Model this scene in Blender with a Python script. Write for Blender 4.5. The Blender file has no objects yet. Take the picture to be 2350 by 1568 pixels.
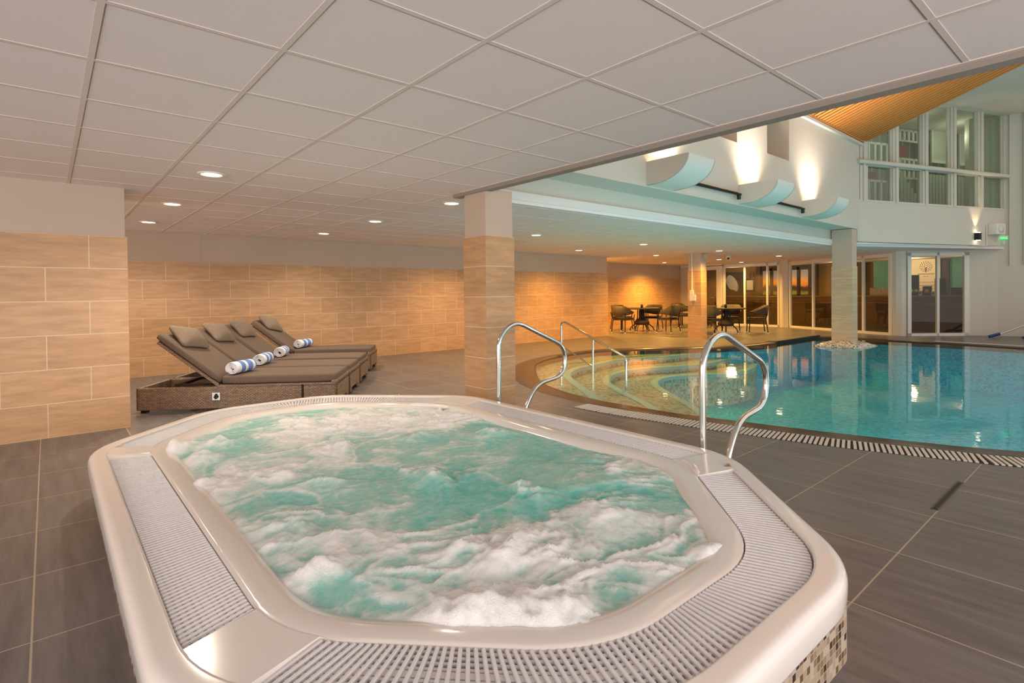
import bpy, bmesh, math, random
from mathutils import Vector, Matrix, noise
random.seed(7)
sc = bpy.context.scene
COL = sc.collection
PI = math.pi

# ------------------------------------------------------------------ camera
cam = bpy.data.cameras.new('camera'); camo = bpy.data.objects.new('camera', cam); COL.objects.link(camo)
cam.sensor_width = 36.0; cam.sensor_fit = 'HORIZONTAL'; cam.lens = 1247.55/2350*36.0
cam.shift_y = (689.8-784)/2350.0; cam.clip_start = 0.05; cam.clip_end = 200
fw = Vector((0.64988643, 0.75994253, -0.01161782)); rt = Vector((0.75987304, -0.64998713, -0.01047396)); up = Vector((0.01551104, 0.00202118, 0.99987765))
m = Matrix((rt, up, -fw)).transposed().to_4x4(); m.translation = Vector((0, 0, 1.2032)); camo.matrix_world = m
sc.camera = camo

# ------------------------------------------------------------------ world, colour management, render quality
sc.view_settings.view_transform = 'Standard'; sc.view_settings.look = 'None'
sc.view_settings.exposure = 0.12; sc.view_settings.gamma = 1.0; sc.view_settings.use_curve_mapping = False
w = bpy.data.worlds.new('world'); sc.world = w; w.use_nodes = True
w.node_tree.nodes['Background'].inputs[0].default_value = (1.0, 0.94, 0.86, 1)
w.node_tree.nodes['Background'].inputs[1].default_value = 0.85
cy = sc.cycles
cy.use_denoising = True; cy.max_bounces = 6; cy.diffuse_bounces = 4; cy.glossy_bounces = 4; cy.transmission_bounces = 4
cy.transparent_max_bounces = 8; cy.caustics_reflective = False; cy.caustics_refractive = False; cy.sample_clamp_indirect = 4.0
cy.use_adaptive_sampling = True; cy.adaptive_threshold = 0.03

WARM = (1.0, 0.86, 0.68); AMBER = (1.0, 0.52, 0.10); NEUT = (1.0, 0.92, 0.82)
def lamp(kind, name, loc, energy, color, rot=(0, 0, 0), size=0.1, size_y=None, cone=120, blend=0.7, parent=None):
    l = bpy.data.lights.new(name, kind); l.energy = energy; l.color = color
    if kind == 'SPOT': l.spot_size = math.radians(cone); l.spot_blend = blend; l.shadow_soft_size = size
    elif kind == 'AREA':
        l.size = size
        if size_y: l.shape = 'RECTANGLE'; l.size_y = size_y
    else: l.shadow_soft_size = size
    o = bpy.data.objects.new(name, l); COL.objects.link(o); o.location = loc; o.rotation_euler = rot
    if parent: o.parent = parent
    return o

# unseen fill lamps added behind and left of the viewer to brighten the room
lamp('AREA', 'fill_rear', (0.6, -3.3, 1.15), 185, (1.0, .94, .93), rot=(math.radians(90), 0, 0), size=7.0, size_y=2.1)
lamp('AREA', 'fill_left', (-4.6, 1.5, 1.15), 140, (1.0, .93, .90), rot=(math.radians(90), 0, math.radians(-90)), size=7.0, size_y=2.1)

lamp('AREA', 'fill_lounge', (-4.3, 8.45, 1.15), 120, (1.0, .88, .76), rot=(math.radians(90), 0, math.radians(-90)), size=2.6, size_y=2.0)  # another added fill, for the lounge wall and ceiling behind the pier

# ------------------------------------------------------------------ materials
def srgb(r, g, b):
    f = lambda c: (c/255/12.92) if c/255 <= 0.04045 else ((c/255+0.055)/1.055)**2.4
    return (f(r), f(g), f(b), 1)
def newmat(name):
    mt = bpy.data.materials.new(name); mt.use_nodes = True; nt = mt.node_tree
    return mt, nt, nt.nodes['Principled BSDF']
def N(nt, t, **kw):
    n = nt.nodes.new(t)
    for k, v in kw.items():
        if k in n.inputs: n.inputs[k].default_value = v
        else: setattr(n, k, v)
    return n
def mat(name, col, rough=0.5, metal=0.0, emis=None, es=0.0, spec=0.5, noise_amt=0.0, nscale=8.0, bump=0.0, coat=0.0):
    mt, nt, b = newmat(name)
    b.inputs['Base Color'].default_value = col; b.inputs['Roughness'].default_value = rough
    b.inputs['Metallic'].default_value = metal; b.inputs['Specular IOR Level'].default_value = spec
    if coat: b.inputs['Coat Weight'].default_value = coat; b.inputs['Coat Roughness'].default_value = 0.08
    if emis: b.inputs['Emission Color'].default_value = emis; b.inputs['Emission Strength'].default_value = es
    if noise_amt or bump:
        tc = N(nt, 'ShaderNodeTexCoord'); nz = N(nt, 'ShaderNodeTexNoise', Scale=nscale, Detail=6.0)
        nt.links.new(tc.outputs['Object'], nz.inputs['Vector'])
        if noise_amt:
            mr = N(nt, 'ShaderNodeMapRange'); mr.inputs['To Min'].default_value = 1-noise_amt; mr.inputs['To Max'].default_value = 1+noise_amt
            nt.links.new(nz.outputs['Fac'], mr.inputs['Value'])
            mx = N(nt, 'ShaderNodeVectorMath', operation='SCALE'); mx.inputs[0].default_value = col[:3]
            nt.links.new(mr.outputs[0], mx.inputs['Scale']); nt.links.new(mx.outputs[0], b.inputs['Base Color'])
        if bump:
            bp = N(nt, 'ShaderNodeBump', Strength=bump, Distance=0.01); nt.links.new(nz.outputs['Fac'], bp.inputs['Height']); nt.links.new(bp.outputs[0], b.inputs['Normal'])
    return mt
def tilemat(name, ca, cb, mortar, bw, rh, ax='xz', shift=(0, 0), msize=0.004, offset=0.5, rough=0.35, streak=(1.5, 9), contrast=0.18, spec=0.4):
    """Rectangular tiles laid out in metres in world space; ax picks the two axes."""
    mt, nt, b = newmat(name)
    g = N(nt, 'ShaderNodeNewGeometry'); sp = N(nt, 'ShaderNodeSeparateXYZ'); nt.links.new(g.outputs['Position'], sp.inputs[0])
    cb_ = N(nt, 'ShaderNodeCombineXYZ')
    for k, a in enumerate(ax):
        ad = N(nt, 'ShaderNodeMath', operation='ADD'); nt.links.new(sp.outputs['xyz'.index(a)], ad.inputs[0]); ad.inputs[1].default_value = shift[k]
        nt.links.new(ad.outputs[0], cb_.inputs[k])
    br = N(nt, 'ShaderNodeTexBrick'); br.offset = offset; br.offset_frequency = 2; br.squash = 1.0
    br.inputs['Scale'].default_value = 1.0; br.inputs['Brick Width'].default_value = bw; br.inputs['Row Height'].default_value = rh
    br.inputs['Mortar Size'].default_value = msize; br.inputs['Mortar Smooth'].default_value = 0.2; br.inputs['Bias'].default_value = 0.0
    br.inputs['Color1'].default_value = ca; br.inputs['Color2'].default_value = cb; br.inputs['Mortar'].default_value = mortar
    nt.links.new(cb_.outputs[0], br.inputs['Vector'])
    mp = N(nt, 'ShaderNodeMapping'); mp.inputs['Scale'].default_value = (streak[0], streak[1], 1); nt.links.new(cb_.outputs[0], mp.inputs['Vector'])
    nz = N(nt, 'ShaderNodeTexNoise', Scale=2.0, Detail=8.0, Roughness=0.65); nt.links.new(mp.outputs[0], nz.inputs['Vector'])
    mr = N(nt, 'ShaderNodeMapRange'); mr.inputs['From Min'].default_value = 0.3; mr.inputs['From Max'].default_value = 0.7
    mr.inputs['To Min'].default_value = 1-contrast; mr.inputs['To Max'].default_value = 1+contrast
    nt.links.new(nz.outputs['Fac'], mr.inputs['Value'])
    vm = N(nt, 'ShaderNodeVectorMath', operation='SCALE'); nt.links.new(br.outputs['Color'], vm.inputs[0]); nt.links.new(mr.outputs[0], vm.inputs['Scale'])
    mx = N(nt, 'ShaderNodeMix', data_type='RGBA'); nt.links.new(br.outputs['Fac'], mx.inputs[0]); nt.links.new(vm.outputs[0], mx.inputs[6]); mx.inputs[7].default_value = mortar
    nt.links.new(mx.outputs[2], b.inputs['Base Color'])
    b.inputs['Roughness'].default_value = rough; b.inputs['Specular IOR Level'].default_value = spec
    bp = N(nt, 'ShaderNodeBump', Strength=0.25, Distance=0.003); bp.invert = True; nt.links.new(br.outputs['Fac'], bp.inputs['Height']); nt.links.new(bp.outputs[0], b.inputs['Normal'])
    return mt
def mosaic(name, cols, size, mortar, ax='xy', rot=0.0, rough=0.25):
    """small square mosaic tiles, each a random colour out of cols [(pos,colour)]"""
    mt, nt, b = newmat(name)
    g = N(nt, 'ShaderNodeNewGeometry'); mp = N(nt, 'ShaderNodeMapping'); mp.inputs['Rotation'].default_value = (0, 0, rot)
    nt.links.new(g.outputs['Position'], mp.inputs['Vector'])
    sp = N(nt, 'ShaderNodeSeparateXYZ'); nt.links.new(mp.outputs[0], sp.inputs[0]); cbn = N(nt, 'ShaderNodeCombineXYZ')
    for k, a in enumerate(ax):
        if a == 's':
            ad = N(nt, 'ShaderNodeMath', operation='SUBTRACT'); nt.links.new(sp.outputs[0], ad.inputs[0]); nt.links.new(sp.outputs[1], ad.inputs[1]); nt.links.new(ad.outputs[0], cbn.inputs[k])
        else: nt.links.new(sp.outputs['xyz'.index(a)], cbn.inputs[k])
    dv = N(nt, 'ShaderNodeVectorMath', operation='SCALE'); dv.inputs['Scale'].default_value = 1/size; nt.links.new(cbn.outputs[0], dv.inputs[0])
    fl = N(nt, 'ShaderNodeVectorMath', operation='FLOOR'); nt.links.new(dv.outputs[0], fl.inputs[0])
    wn = N(nt, 'ShaderNodeTexWhiteNoise', noise_dimensions='2D'); nt.links.new(fl.outputs[0], wn.inputs['Vector'])
    cr = N(nt, 'ShaderNodeValToRGB'); cr.color_ramp.interpolation = 'CONSTANT'
    e = cr.color_ramp.elements
    e[0].position = cols[0][0]; e[0].color = cols[0][1]; e[1].position = cols[1][0]; e[1].color = cols[1][1]
    for p, c in cols[2:]:
        q = e.new(p); q.color = c
    nt.links.new(wn.outputs['Value'], cr.inputs[0])
    br = N(nt, 'ShaderNodeTexBrick'); br.offset = 0.0
    br.inputs['Scale'].default_value = 1.0; br.inputs['Brick Width'].default_value = size; br.inputs['Row Height'].default_value = size; br.inputs['Mortar Size'].default_value = size*0.06
    nt.links.new(cbn.outputs[0], br.inputs['Vector'])
    mx = N(nt, 'ShaderNodeMix', data_type='RGBA'); nt.links.new(br.outputs['Fac'], mx.inputs[0]); nt.links.new(cr.outputs[0], mx.inputs[6]); mx.inputs[7].default_value = mortar
    nt.links.new(mx.outputs[2], b.inputs['Base Color']); b.inputs['Roughness'].default_value = rough
    return mt
def schlick(nt, f0, add=0.0, normal=None):
    g = N(nt, 'ShaderNodeNewGeometry'); d = N(nt, 'ShaderNodeVectorMath', operation='DOT_PRODUCT')
    nt.links.new(g.outputs['Incoming'], d.inputs[0]); nt.links.new(normal if normal else g.outputs['Normal'], d.inputs[1])
    ab = N(nt, 'ShaderNodeMath', operation='ABSOLUTE'); nt.links.new(d.outputs['Value'], ab.inputs[0])
    om = N(nt, 'ShaderNodeMath', operation='SUBTRACT'); om.inputs[0].default_value = 1; om.use_clamp = True; nt.links.new(ab.outputs[0], om.inputs[1])
    pw = N(nt, 'ShaderNodeMath', operation='POWER'); nt.links.new(om.outputs[0], pw.inputs[0]); pw.inputs[1].default_value = 5
    ma = N(nt, 'ShaderNodeMath', operation='MULTIPLY_ADD'); nt.links.new(pw.outputs[0], ma.inputs[0]); ma.inputs[1].default_value = 1-f0; ma.inputs[2].default_value = f0+add; ma.use_clamp = True
    return ma.outputs[0]
def glassmat(name, tint=(0.8, 0.86, 0.82, 1), refl=0.12):
    mt = bpy.data.materials.new(name); mt.use_nodes = True; nt = mt.node_tree; nt.nodes.clear()
    o = N(nt, 'ShaderNodeOutputMaterial'); tr = N(nt, 'ShaderNodeBsdfTransparent'); tr.inputs[0].default_value = tint
    gl = N(nt, 'ShaderNodeBsdfGlossy', Roughness=0.01); fs = schlick(nt, .04, refl)
    mx = N(nt, 'ShaderNodeMixShader'); nt.links.new(fs, mx.inputs[0]); nt.links.new(tr.outputs[0], mx.inputs[1]); nt.links.new(gl.outputs[0], mx.inputs[2]); nt.links.new(mx.outputs[0], o.inputs[0])
    return mt

TILE_A, TILE_B, GROUT = srgb(205, 162, 120), srgb(195, 152, 110), srgb(226, 198, 164)
M = {}
M['tile_pier'] = tilemat('tile_pier', TILE_A, TILE_B, GROUT, 0.6, 0.295, 'xz', (-0.291, 0))
M['tile_back'] = tilemat('tile_back', TILE_A, TILE_B, GROUT, 0.61, 0.295, 'xz', (-0.19, 0))
M['tile_side'] = tilemat('tile_side', TILE_A, TILE_B, GROUT, 0.61, 0.295, 'yz', (0, 0))
M['tile_col_x'] = tilemat('tile_col_x', TILE_A, TILE_B, GROUT, 30, 0.295, 'xz', (5, 0), offset=0)
M['tile_col_y'] = tilemat('tile_col_y', TILE_A, TILE_B, GROUT, 30, 0.295, 'yz', (5, 0), offset=0)
M['tile_pool_col'] = tilemat('tile_pool_col', srgb(212, 186, 152), srgb(204, 178, 145), srgb(228, 212, 190), 30, 0.295, 'yz', (5, 0), offset=0)
M['plaster'] = mat('plaster', srgb(202, 182, 164), 0.8, noise_amt=0.03, nscale=1.5)
M['plaster_hall'] = mat('plaster_hall', srgb(214, 206, 192), 0.8, noise_amt=0.03, nscale=1.0)
M['ceil'] = mat('ceiling_panel', srgb(240, 230, 228), 0.9, noise_amt=0.02, nscale=60, bump=0.05)
M['tbar'] = mat('ceiling_bar', srgb(226, 214, 206), 0.8)
M['white'] = mat('white_paint', srgb(232, 228, 220), 0.45)
M['duct'] = mat('duct_paint', srgb(222, 216, 204), 0.7)
M['floor'] = None
M['chrome'] = mat('polished_steel', srgb(222, 220, 214), 0.12, 1.0)
M['dark'] = mat('dark_gap', srgb(40, 36, 32), 0.8)
M['black'] = mat('black_plastic', srgb(28, 27, 27), 0.5)
M['tbar_shade'] = mat('ceiling_bar_shade', srgb(150, 138, 126), 0.9)  # shading painted as a darker line along one side of each T-bar
M['soffit_edge'] = mat('soffit_edge', srgb(156, 146, 136), .8)
M['wood'] = mat('timber_slat', srgb(212, 136, 64), 0.6, noise_amt=0.05, nscale=2.0)
M['woodback'] = mat('slat_backing', srgb(48, 28, 14), 0.9)
M['glass'] = glassmat('door_glass', (0.86, 0.86, 0.80, 1), 0.02)
M['glass_up'] = glassmat('upper_glass', (0.60, 0.70, 0.60, 1), 0.06)
M['lens'] = mat('lamp_lens', (1, 1, 1, 1), 0.4, emis=(1, 0.86, 0.62, 1), es=14)

# floor tiles: 0.6 m squares, stack bond, with fine planking streaks
def floormat():
    mt = tilemat('floor_tile', srgb(111, 105, 103), srgb(103, 97, 96), srgb(172, 156, 136), 0.6, 0.6, 'yx', (-0.74, 0.06), msize=0.0035, offset=0.0, rough=0.33, streak=(0.9, 9), contrast=0.30, spec=0.5)
    return mt
M['floor'] = floormat()

# ------------------------------------------------------------------ mesh helpers
class MB:
    def __init__(s): s.v = []; s.f = []; s.m = []; s.sm = []
    def add(s, vs, fs, mi=0, smooth=False):
        b = len(s.v); s.v += [tuple(x) for x in vs]
        for f in fs: s.f.append(tuple(b+i for i in f)); s.m.append(mi); s.sm.append(smooth)
    def box(s, c, d, rz=0, mi=0, mat3=None):
        hx, hy, hz = d[0]/2, d[1]/2, d[2]/2; vs = []
        for z in (-hz, hz):
            for x, y in ((-hx, -hy), (hx, -hy), (hx, hy), (-hx, hy)):
                if mat3 is not None: p = mat3 @ Vector((x, y, z)); vs.append((p.x+c[0], p.y+c[1], p.z+c[2]))
                else: vs.append((c[0]+x*math.cos(rz)-y*math.sin(rz), c[1]+x*math.sin(rz)+y*math.cos(rz), c[2]+z))
        s.add(vs, [(0, 3, 2, 1), (4, 5, 6, 7), (0, 1, 5, 4), (1, 2, 6, 5), (2, 3, 7, 6), (3, 0, 4, 7)], mi)
    def bb(s, x0, x1, y0, y1, z0, z1, mi=0): s.box(((x0+x1)/2, (y0+y1)/2, (z0+z1)/2), (x1-x0, y1-y0, z1-z0), 0, mi)
    def prism(s, poly, z0, z1, mi=0, smooth=False, top=True, bottom=True):
        n = len(poly); vs = [(x, y, z0) for x, y in poly]+[(x, y, z1) for x, y in poly]
        s.add(vs, [(i, (i+1) % n, n+(i+1) % n, n+i) for i in range(n)], mi, smooth)
        if top: s.add([(x, y, z1) for x, y in poly], [tuple(range(n))], mi)
        if bottom: s.add([(x, y, z0) for x, y in poly], [tuple(reversed(range(n)))], mi)
    def beam(s, a, b, w, h, mi=0):
        a = Vector(a); b = Vector(b); d = b-a; L = d.length; d.normalize()
        upv = Vector((0, 0, 1)) if abs(d.z) < 0.95 else Vector((0, 1, 0))
        sx = d.cross(upv).normalized(); sz = sx.cross(d)
        s.box((a+b)/2, (L, w, h), mi=mi, mat3=Matrix((d, sx, sz)).transposed())
    def tube(s, pts, r, seg=10, mi=0, closed=False, cap=True, rad=None):
        pts = [Vector(p) for p in pts]; n = len(pts); rings = []; prev = None
        for i, p in enumerate(pts):
            if closed: t = (pts[(i+1) % n]-pts[i-1])
            else: t = pts[min(i+1, n-1)]-pts[max(i-1, 0)]
            t.normalize()
            if prev is None: a = t.orthogonal().normalized()
            else:
                a = prev-t*prev.dot(t)
                if a.length < 1e-6: a = t.orthogonal()
                a.normalize()
            prev = a; bb = t.cross(a); rr = rad[i] if rad else r
            rings.append([p+a*math.cos(2*PI*k/seg)*rr+bb*math.sin(2*PI*k/seg)*rr for k in range(seg)])
        vs = [q for ring in rings for q in ring]; fs = []
        for i in range(n if closed else n-1):
            j = (i+1) % n
            for k in range(seg): fs.append((i*seg+k, i*seg+(k+1) % seg, j*seg+(k+1) % seg, j*seg+k))
        s.add(vs, fs, mi, True)
        if cap and not closed:
            s.add(rings[0], [tuple(reversed(range(seg)))], mi); s.add(rings[-1], [tuple(range(seg))], mi)
    def lathe(s, prof, c=(0, 0, 0), seg=24, mi=0, axis=None, smooth=True):
        vs = []; fs = []; n = len(prof)
        R = axis.to_track_quat('Z', 'Y').to_matrix() if axis is not None else None
        for r, z in prof:
            for k in range(seg):
                p = Vector((r*math.cos(2*PI*k/seg), r*math.sin(2*PI*k/seg), z))
                if R: p = R @ p
                vs.append((p.x+c[0], p.y+c[1], p.z+c[2]))
        for i in range(n-1):
            for k in range(seg): fs.append((i*seg+k, i*seg+(k+1) % seg, (i+1)*seg+(k+1) % seg, (i+1)*seg+k))
        s.add(vs, fs, mi, smooth)
    def loft(s, rings, mi=0, closed=True, smooth=True):
        n = len(rings[0]); vs = [p for r in rings for p in r]; fs = []
        for i in range(len(rings)-1):
            for k in range(n if closed else n-1): fs.append((i*n+k, i*n+(k+1) % n, (i+1)*n+(k+1) % n, (i+1)*n+k))
        s.add(vs, fs, mi, smooth)
    def build(s, name, mats, parent=None, loc=None, bevel=0.0, rz=0):
        me = bpy.data.meshes.new(name); me.from_pydata(s.v, [], s.f)
        mats = mats if isinstance(mats, (list, tuple)) else [mats]
        for q in mats: me.materials.append(q)
        for p, mi, smf in zip(me.polygons, s.m, s.sm): p.material_index = mi; p.use_smooth = smf
        me.update(); o = bpy.data.objects.new(name, me); COL.objects.link(o)
        if parent: o.parent = parent
        if loc: o.location = loc
        o.rotation_euler[2] = rz
        if bevel:
            b = o.modifiers.new('bevel', 'BEVEL'); b.width = bevel; b.segments = 2; b.limit_method = 'ANGLE'
        return o
def struct(o): o['kind'] = 'structure'; return o
def tag(o, label=None, cat=None, group=None, kind=None):
    if label: o['label'] = label
    if cat: o['category'] = cat
    if group: o['group'] = group
    if kind: o['kind'] = kind
    return o
def empty(name, loc=(0, 0, 0), rz=0, label=None, cat=None, group=None):
    o = bpy.data.objects.new(name, None); COL.objects.link(o); o.location = loc; o.rotation_euler[2] = rz; o.empty_display_size = 0.1
    return tag(o, label, cat, group)
KIDS = {}
def copy_tree(o, parent=None):
    c = o.copy(); COL.objects.link(c)
    if parent: c.parent = parent
    for ch in [q for q in bpy.data.objects if q.parent == o and q is not c]: copy_tree(ch, c)
    return c
def catmull(pts, sub=8, closed=False):
    n = len(pts); out = []; rng = range(n if closed else n-1)
    for i in rng:
        g = (lambda k: pts[k % n]) if closed else (lambda k: pts[max(0, min(n-1, k))])
        p0, p1, p2, p3 = [Vector(g(i+k)) for k in (-1, 0, 1, 2)]
        for j in range(sub):
            t = j/sub
            out.append(0.5*((2*p1)+(-p0+p2)*t+(2*p0-5*p1+4*p2-p3)*t*t+(-p0+3*p1-3*p2+p3)*t**3))
    if not closed: out.append(Vector(pts[-1]))
    return out
def round_path(pts, r, seg=6):
    """polyline with its inner corners rounded to radius r"""
    out = [Vector(pts[0])]
    for i in range(1, len(pts)-1):
        p = Vector(pts[i]); a = (Vector(pts[i-1])-p); b = (Vector(pts[i+1])-p); la, lb = a.length, b.length; a.normalize(); b.normalize()
        d = min(r, la*0.49, lb*0.49)
        for k in range(seg+1):
            t = k/seg; out.append((p+a*d)*(1-t)**2+p*2*t*(1-t)+(p+b*d)*t*t)
    out.append(Vector(pts[-1])); return out

# ------------------------------------------------------------------ setting
ZC = 2.2213                       # suspended ceiling height
CEIL_T = 0.003
GX, GY = 0.1567, 0.5293
# pool outline (inner = water edge, outer = outside of the dark coping), matched pairs
PAIRS = [((5.56, .60), (5.24, .57)), ((5.35, 1.05), (5.07, .97)), ((5.12, 1.80), (4.82, 1.68)), ((4.94, 2.55), (4.65, 2.42)), ((4.84, 2.98), (4.56, 2.88)),
         ((4.78, 3.70), (4.46, 3.66)), ((4.80, 4.20), (4.47, 4.34)), ((4.93, 4.80), (4.60, 4.95)), ((5.24, 5.50), (4.86, 5.58)), ((5.82, 6.24), (5.38, 6.30)), ((6.5, 6.93), (6.10, 7.02)),
         ((7.30, 7.34), (7.10, 7.52)), ((8.10, 7.50), (8.05, 7.68)), ((8.89, 7.48), (8.95, 7.66)), ((9.79, 7.03), (9.92, 7.19)), ((10.8, 6.31), (10.9, 6.48)), ((11.53, 5.93), (11.6, 6.10)), ((12.4, 5.72), (12.45, 5.88)),
         ((13.04, 5.62), (13.06, 5.76)), ((13.9, 5.66), (13.95, 5.80)), ((14.9, 5.72), (15.0, 5.86)), ((15.5, 5.50), (15.72, 5.62)), ((15.6, 4.9), (15.80, 4.9)),
         ((15.42, 4.1), (15.62, 4.1)), ((15.38, 3.2), (15.58, 3.2)), ((15.33, 2.6), (15.53, 2.6)), ((15.2, 1.9), (15.4, 1.85)), ((15.0, 1.2), (15.2, 1.1)), ((14.6, .2), (14.8, .0)), ((13.6, -.9), (13.7, -1.2)),
         ((11.5, -1.7), (11.5, -2.0)), ((9.0, -1.8), (9.0, -2.1)), ((7.2, -1.3), (7.1, -1.6)), ((6.2, -.5), (5.95, -.7))]
INNER = [(p.x, p.y) for p in catmull([a+(0,) for a, b in PAIRS], 5, True)]
OUTER = [(p.x, p.y) for p in catmull([b+(0,) for a, b in PAIRS], 5, True)]
NP = len(INNER)

def floor_mesh():
    bm = bmesh.new()
    outer = [(-5, -4), (26, -4), (26, 15), (-5, 15)]
    for loop in (outer, OUTER):
        vs = [bm.verts.new((x, y, 0)) for x, y in loop]
        for i in range(len(vs)): bm.edges.new((vs[i], vs[(i+1) % len(vs)]))
    bmesh.ops.triangle_fill(bm, edges=bm.edges[:], use_beauty=True)
    ctr = [f for f in bm.faces if False]
    bmesh.ops.recalc_face_normals(bm, faces=bm.faces[:])
    for f in bm.faces:
        if f.normal.z < 0: f.normal_flip()
    me = bpy.data.meshes.new('floor'); bm.to_mesh(me); bm.free(); me.materials.append(M['floor'])
    o = bpy.data.objects.new('floor', me); COL.objects.link(o); return struct(o)
floor_mesh()

def ceiling(name, poly, x0, x1, y0, y1, inside):
    """panels with a grid of exposed T-bars in one mesh"""
    b = MB(); b.prism(poly, ZC+CEIL_T, ZC+0.08, 0)
    W = 0.024
    def spans(fixed, lo, hi, vert):
        st = 0.1; out = []; cur = None; t = lo
        while t <= hi+1e-6:
            ok = inside(fixed, t) if vert else inside(t, fixed)
            if ok and cur is None: cur = t
            if (not ok) and cur is not None: out.append((cur, t)); cur = None
            t += st
        if cur is not None: out.append((cur, hi))
        return out
    i = math.ceil((x0-GX)/0.6)
    while GX+0.6*i < x1-0.02:
        x = GX+0.6*i
        for a, c in spans(x, y0, y1, True):
            if c-a > .15: b.bb(x-W/2, x+W/2, a, c, ZC, ZC+CEIL_T+.001, 1); b.bb(x+W/2, x+W/2+.004, a, c, ZC+CEIL_T-.0015, ZC+CEIL_T+.001, 2)
        i += 1
    j = math.ceil((y0-GY)/0.6)
    while GY+0.6*j < y1-0.02:
        y = GY+0.6*j
        for a, c in spans(y, x0, x1, False):
            if c-a > .15: b.bb(a, c, y-W/2, y+W/2, ZC+.0005, ZC+CEIL_T+.001, 1); b.bb(a, c, y+W/2, y+W/2+.005, ZC+CEIL_T-.0015, ZC+CEIL_T+.001, 2)
        j += 1
    return struct(b.build(name, [M['ceil'], M['tbar'], M['tbar_shade']]))
# low ceiling over spa, lounge and terrace bar
polyA = [(-4, -3), (3.17, -3), (3.17, 4.62), (13.72, 4.62), (18.9, 2.25), (22.6, 2.25), (22.6, 11.72), (12.1, 11.72), (12.1, 9.95), (-4, 9.95)]
def insA(x, y):
    if x < 3.15: return y < 9.94
    if y > 9.94: return 12.12 < x < 18.6 and y < 11.7
    if x < 13.7: return y > 4.66
    if x < 17: return y > 4.66
    return False
ceiling('ceiling', polyA, -4, 17, -3, 11.72, insA)

# wall behind the loungers and along the terrace
b = MB(); b.bb(-4, 12.09, 9.95, 10.15, 0, 1.77); b.build('wall_back', M['tile_back']); struct(bpy.data.objects['wall_back'])
b = MB(); b.bb(-4, 12.075, 9.965, 10.15, 1.77, 2.3)
for x in (1.9, 4.4, 6.9, 9.4): b.bb(x-.004, x+.004, 9.962, 9.966, 1.77, 2.22)
struct(b.build('wall_back_plaster', M['plaster']))
b = MB(); b.bb(12.075, 12.09, 10.15, 11.9, 0, 2.3); struct(b.build('wall_recess_return', M['plaster']))
b = MB(); b.bb(12.0, 19.2, 11.72, 11.9, 0, 1.72); struct(b.build('wall_recess', M['tile_back']))
b = MB(); b.bb(12.0, 19.2, 11.735, 11.9, 1.72, 2.3); struct(b.build('wall_recess_plaster', M['plaster']))
# tiled pier at the left
b = MB(); b.bb(-4, .576, 6.175, 7.0, 0, 1.77); struct(b.build('wall_left', M['tile_pier']))
b = MB(); b.bb(-4, .56, 6.19, 6.98, 1.77, ZC+.01); struct(b.build('wall_left_plaster', M['plaster']))


# ceiling edge towards the pool hall
b = MB(); b.bb(3.14, 3.175, -3, 4.44, ZC-.002, ZC+.02, 0); b.bb(3.17, 3.26, -3, 4.62, ZC-.03, ZC+.45, 1); b.bb(3.2, 3.26, -3, 4.62, ZC+.45, 4.6, 1)
struct(b.build('trim_1', [M['tbar'], M['soffit_edge']]))

def column(x0, x1, y0, y1, ztile, zt, label, mt, tx=None):
    e = empty('column', (0, 0, 0), 0, label, 'column')
    b = MB(); b.bb(x0, x1, y0, y1, 0, ztile)
    for i, mi in ((2, 0), (4, 0), (3, 1), (5, 1)): b.m[i] = mi
    b.build('tile_cladding', mt, e)
    b = MB(); b.bb(x0+.012, x1-.012, y0+.012, y1-.012, ztile, zt); b.build('plaster_shaft', M['plaster'], e)
    return e
column(3.18, 3.54, 4.098, 4.46, 1.77, ZC+.0, 'square tiled column nearest the hot tub, standing behind its left grab rail', [M['tile_col_x'], M['tile_col_y']])
column(13.4, 13.72, 4.2, 4.62, 1.74, 2.56, 'pale tiled column rising out of the pool water', [M['tile_pool_col'], M['tile_pool_col']])
M['cable'] = mat('white_trunking', srgb(235, 228, 215), 0.5)
e = column(12.84, 13.12, 7.5, 7.88, 1.77, ZC, 'slim tiled column between the two dining sets with white cable conduit', [M['tile_col_x'], M['tile_col_y']])
M['tile_amber'] = M['tile_col_x']

# mosaic skirt round the pool column
M['skirt'] = mosaic('skirt_mosaic', [(0, srgb(225, 214, 205)), (.4, srgb(196, 180, 172)), (.62, srgb(90, 84, 84)), (.8, srgb(238, 232, 224))], .032, srgb(205, 196, 190), 'xy')
b = MB(); rings = []
for r, z in ((.2, -.075), (.44, -.06), (.47, -.02), (.32, .045), (.2, .085), (.17, .09)):
    ring = []
    for k in range(32):
        a = 2*PI*k/32; c, s_ = math.cos(a), math.sin(a); q = max(abs(c), abs(s_)); f = 1/q
        ring.append((13.56-(r-.17)*.25+c*r*f, 4.41-(r-.17)*.1+s_*r*f*1.08, z))
    rings.append(ring)
b.loft(rings); collar = b.build('column_collar', M['skirt'])

# beam, underside and upper wall between column and pool column
b = MB(); b.bb(3.3, 13.5, 4.64, 4.9, 2.30, 2.60); struct(b.build('wall_beam', M['plaster_hall']))
b = MB(); b.bb(3.3, 13.5, 4.60, 4.70, 2.262, 2.355); struct(b.build('trim_2', M['white']))
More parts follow.
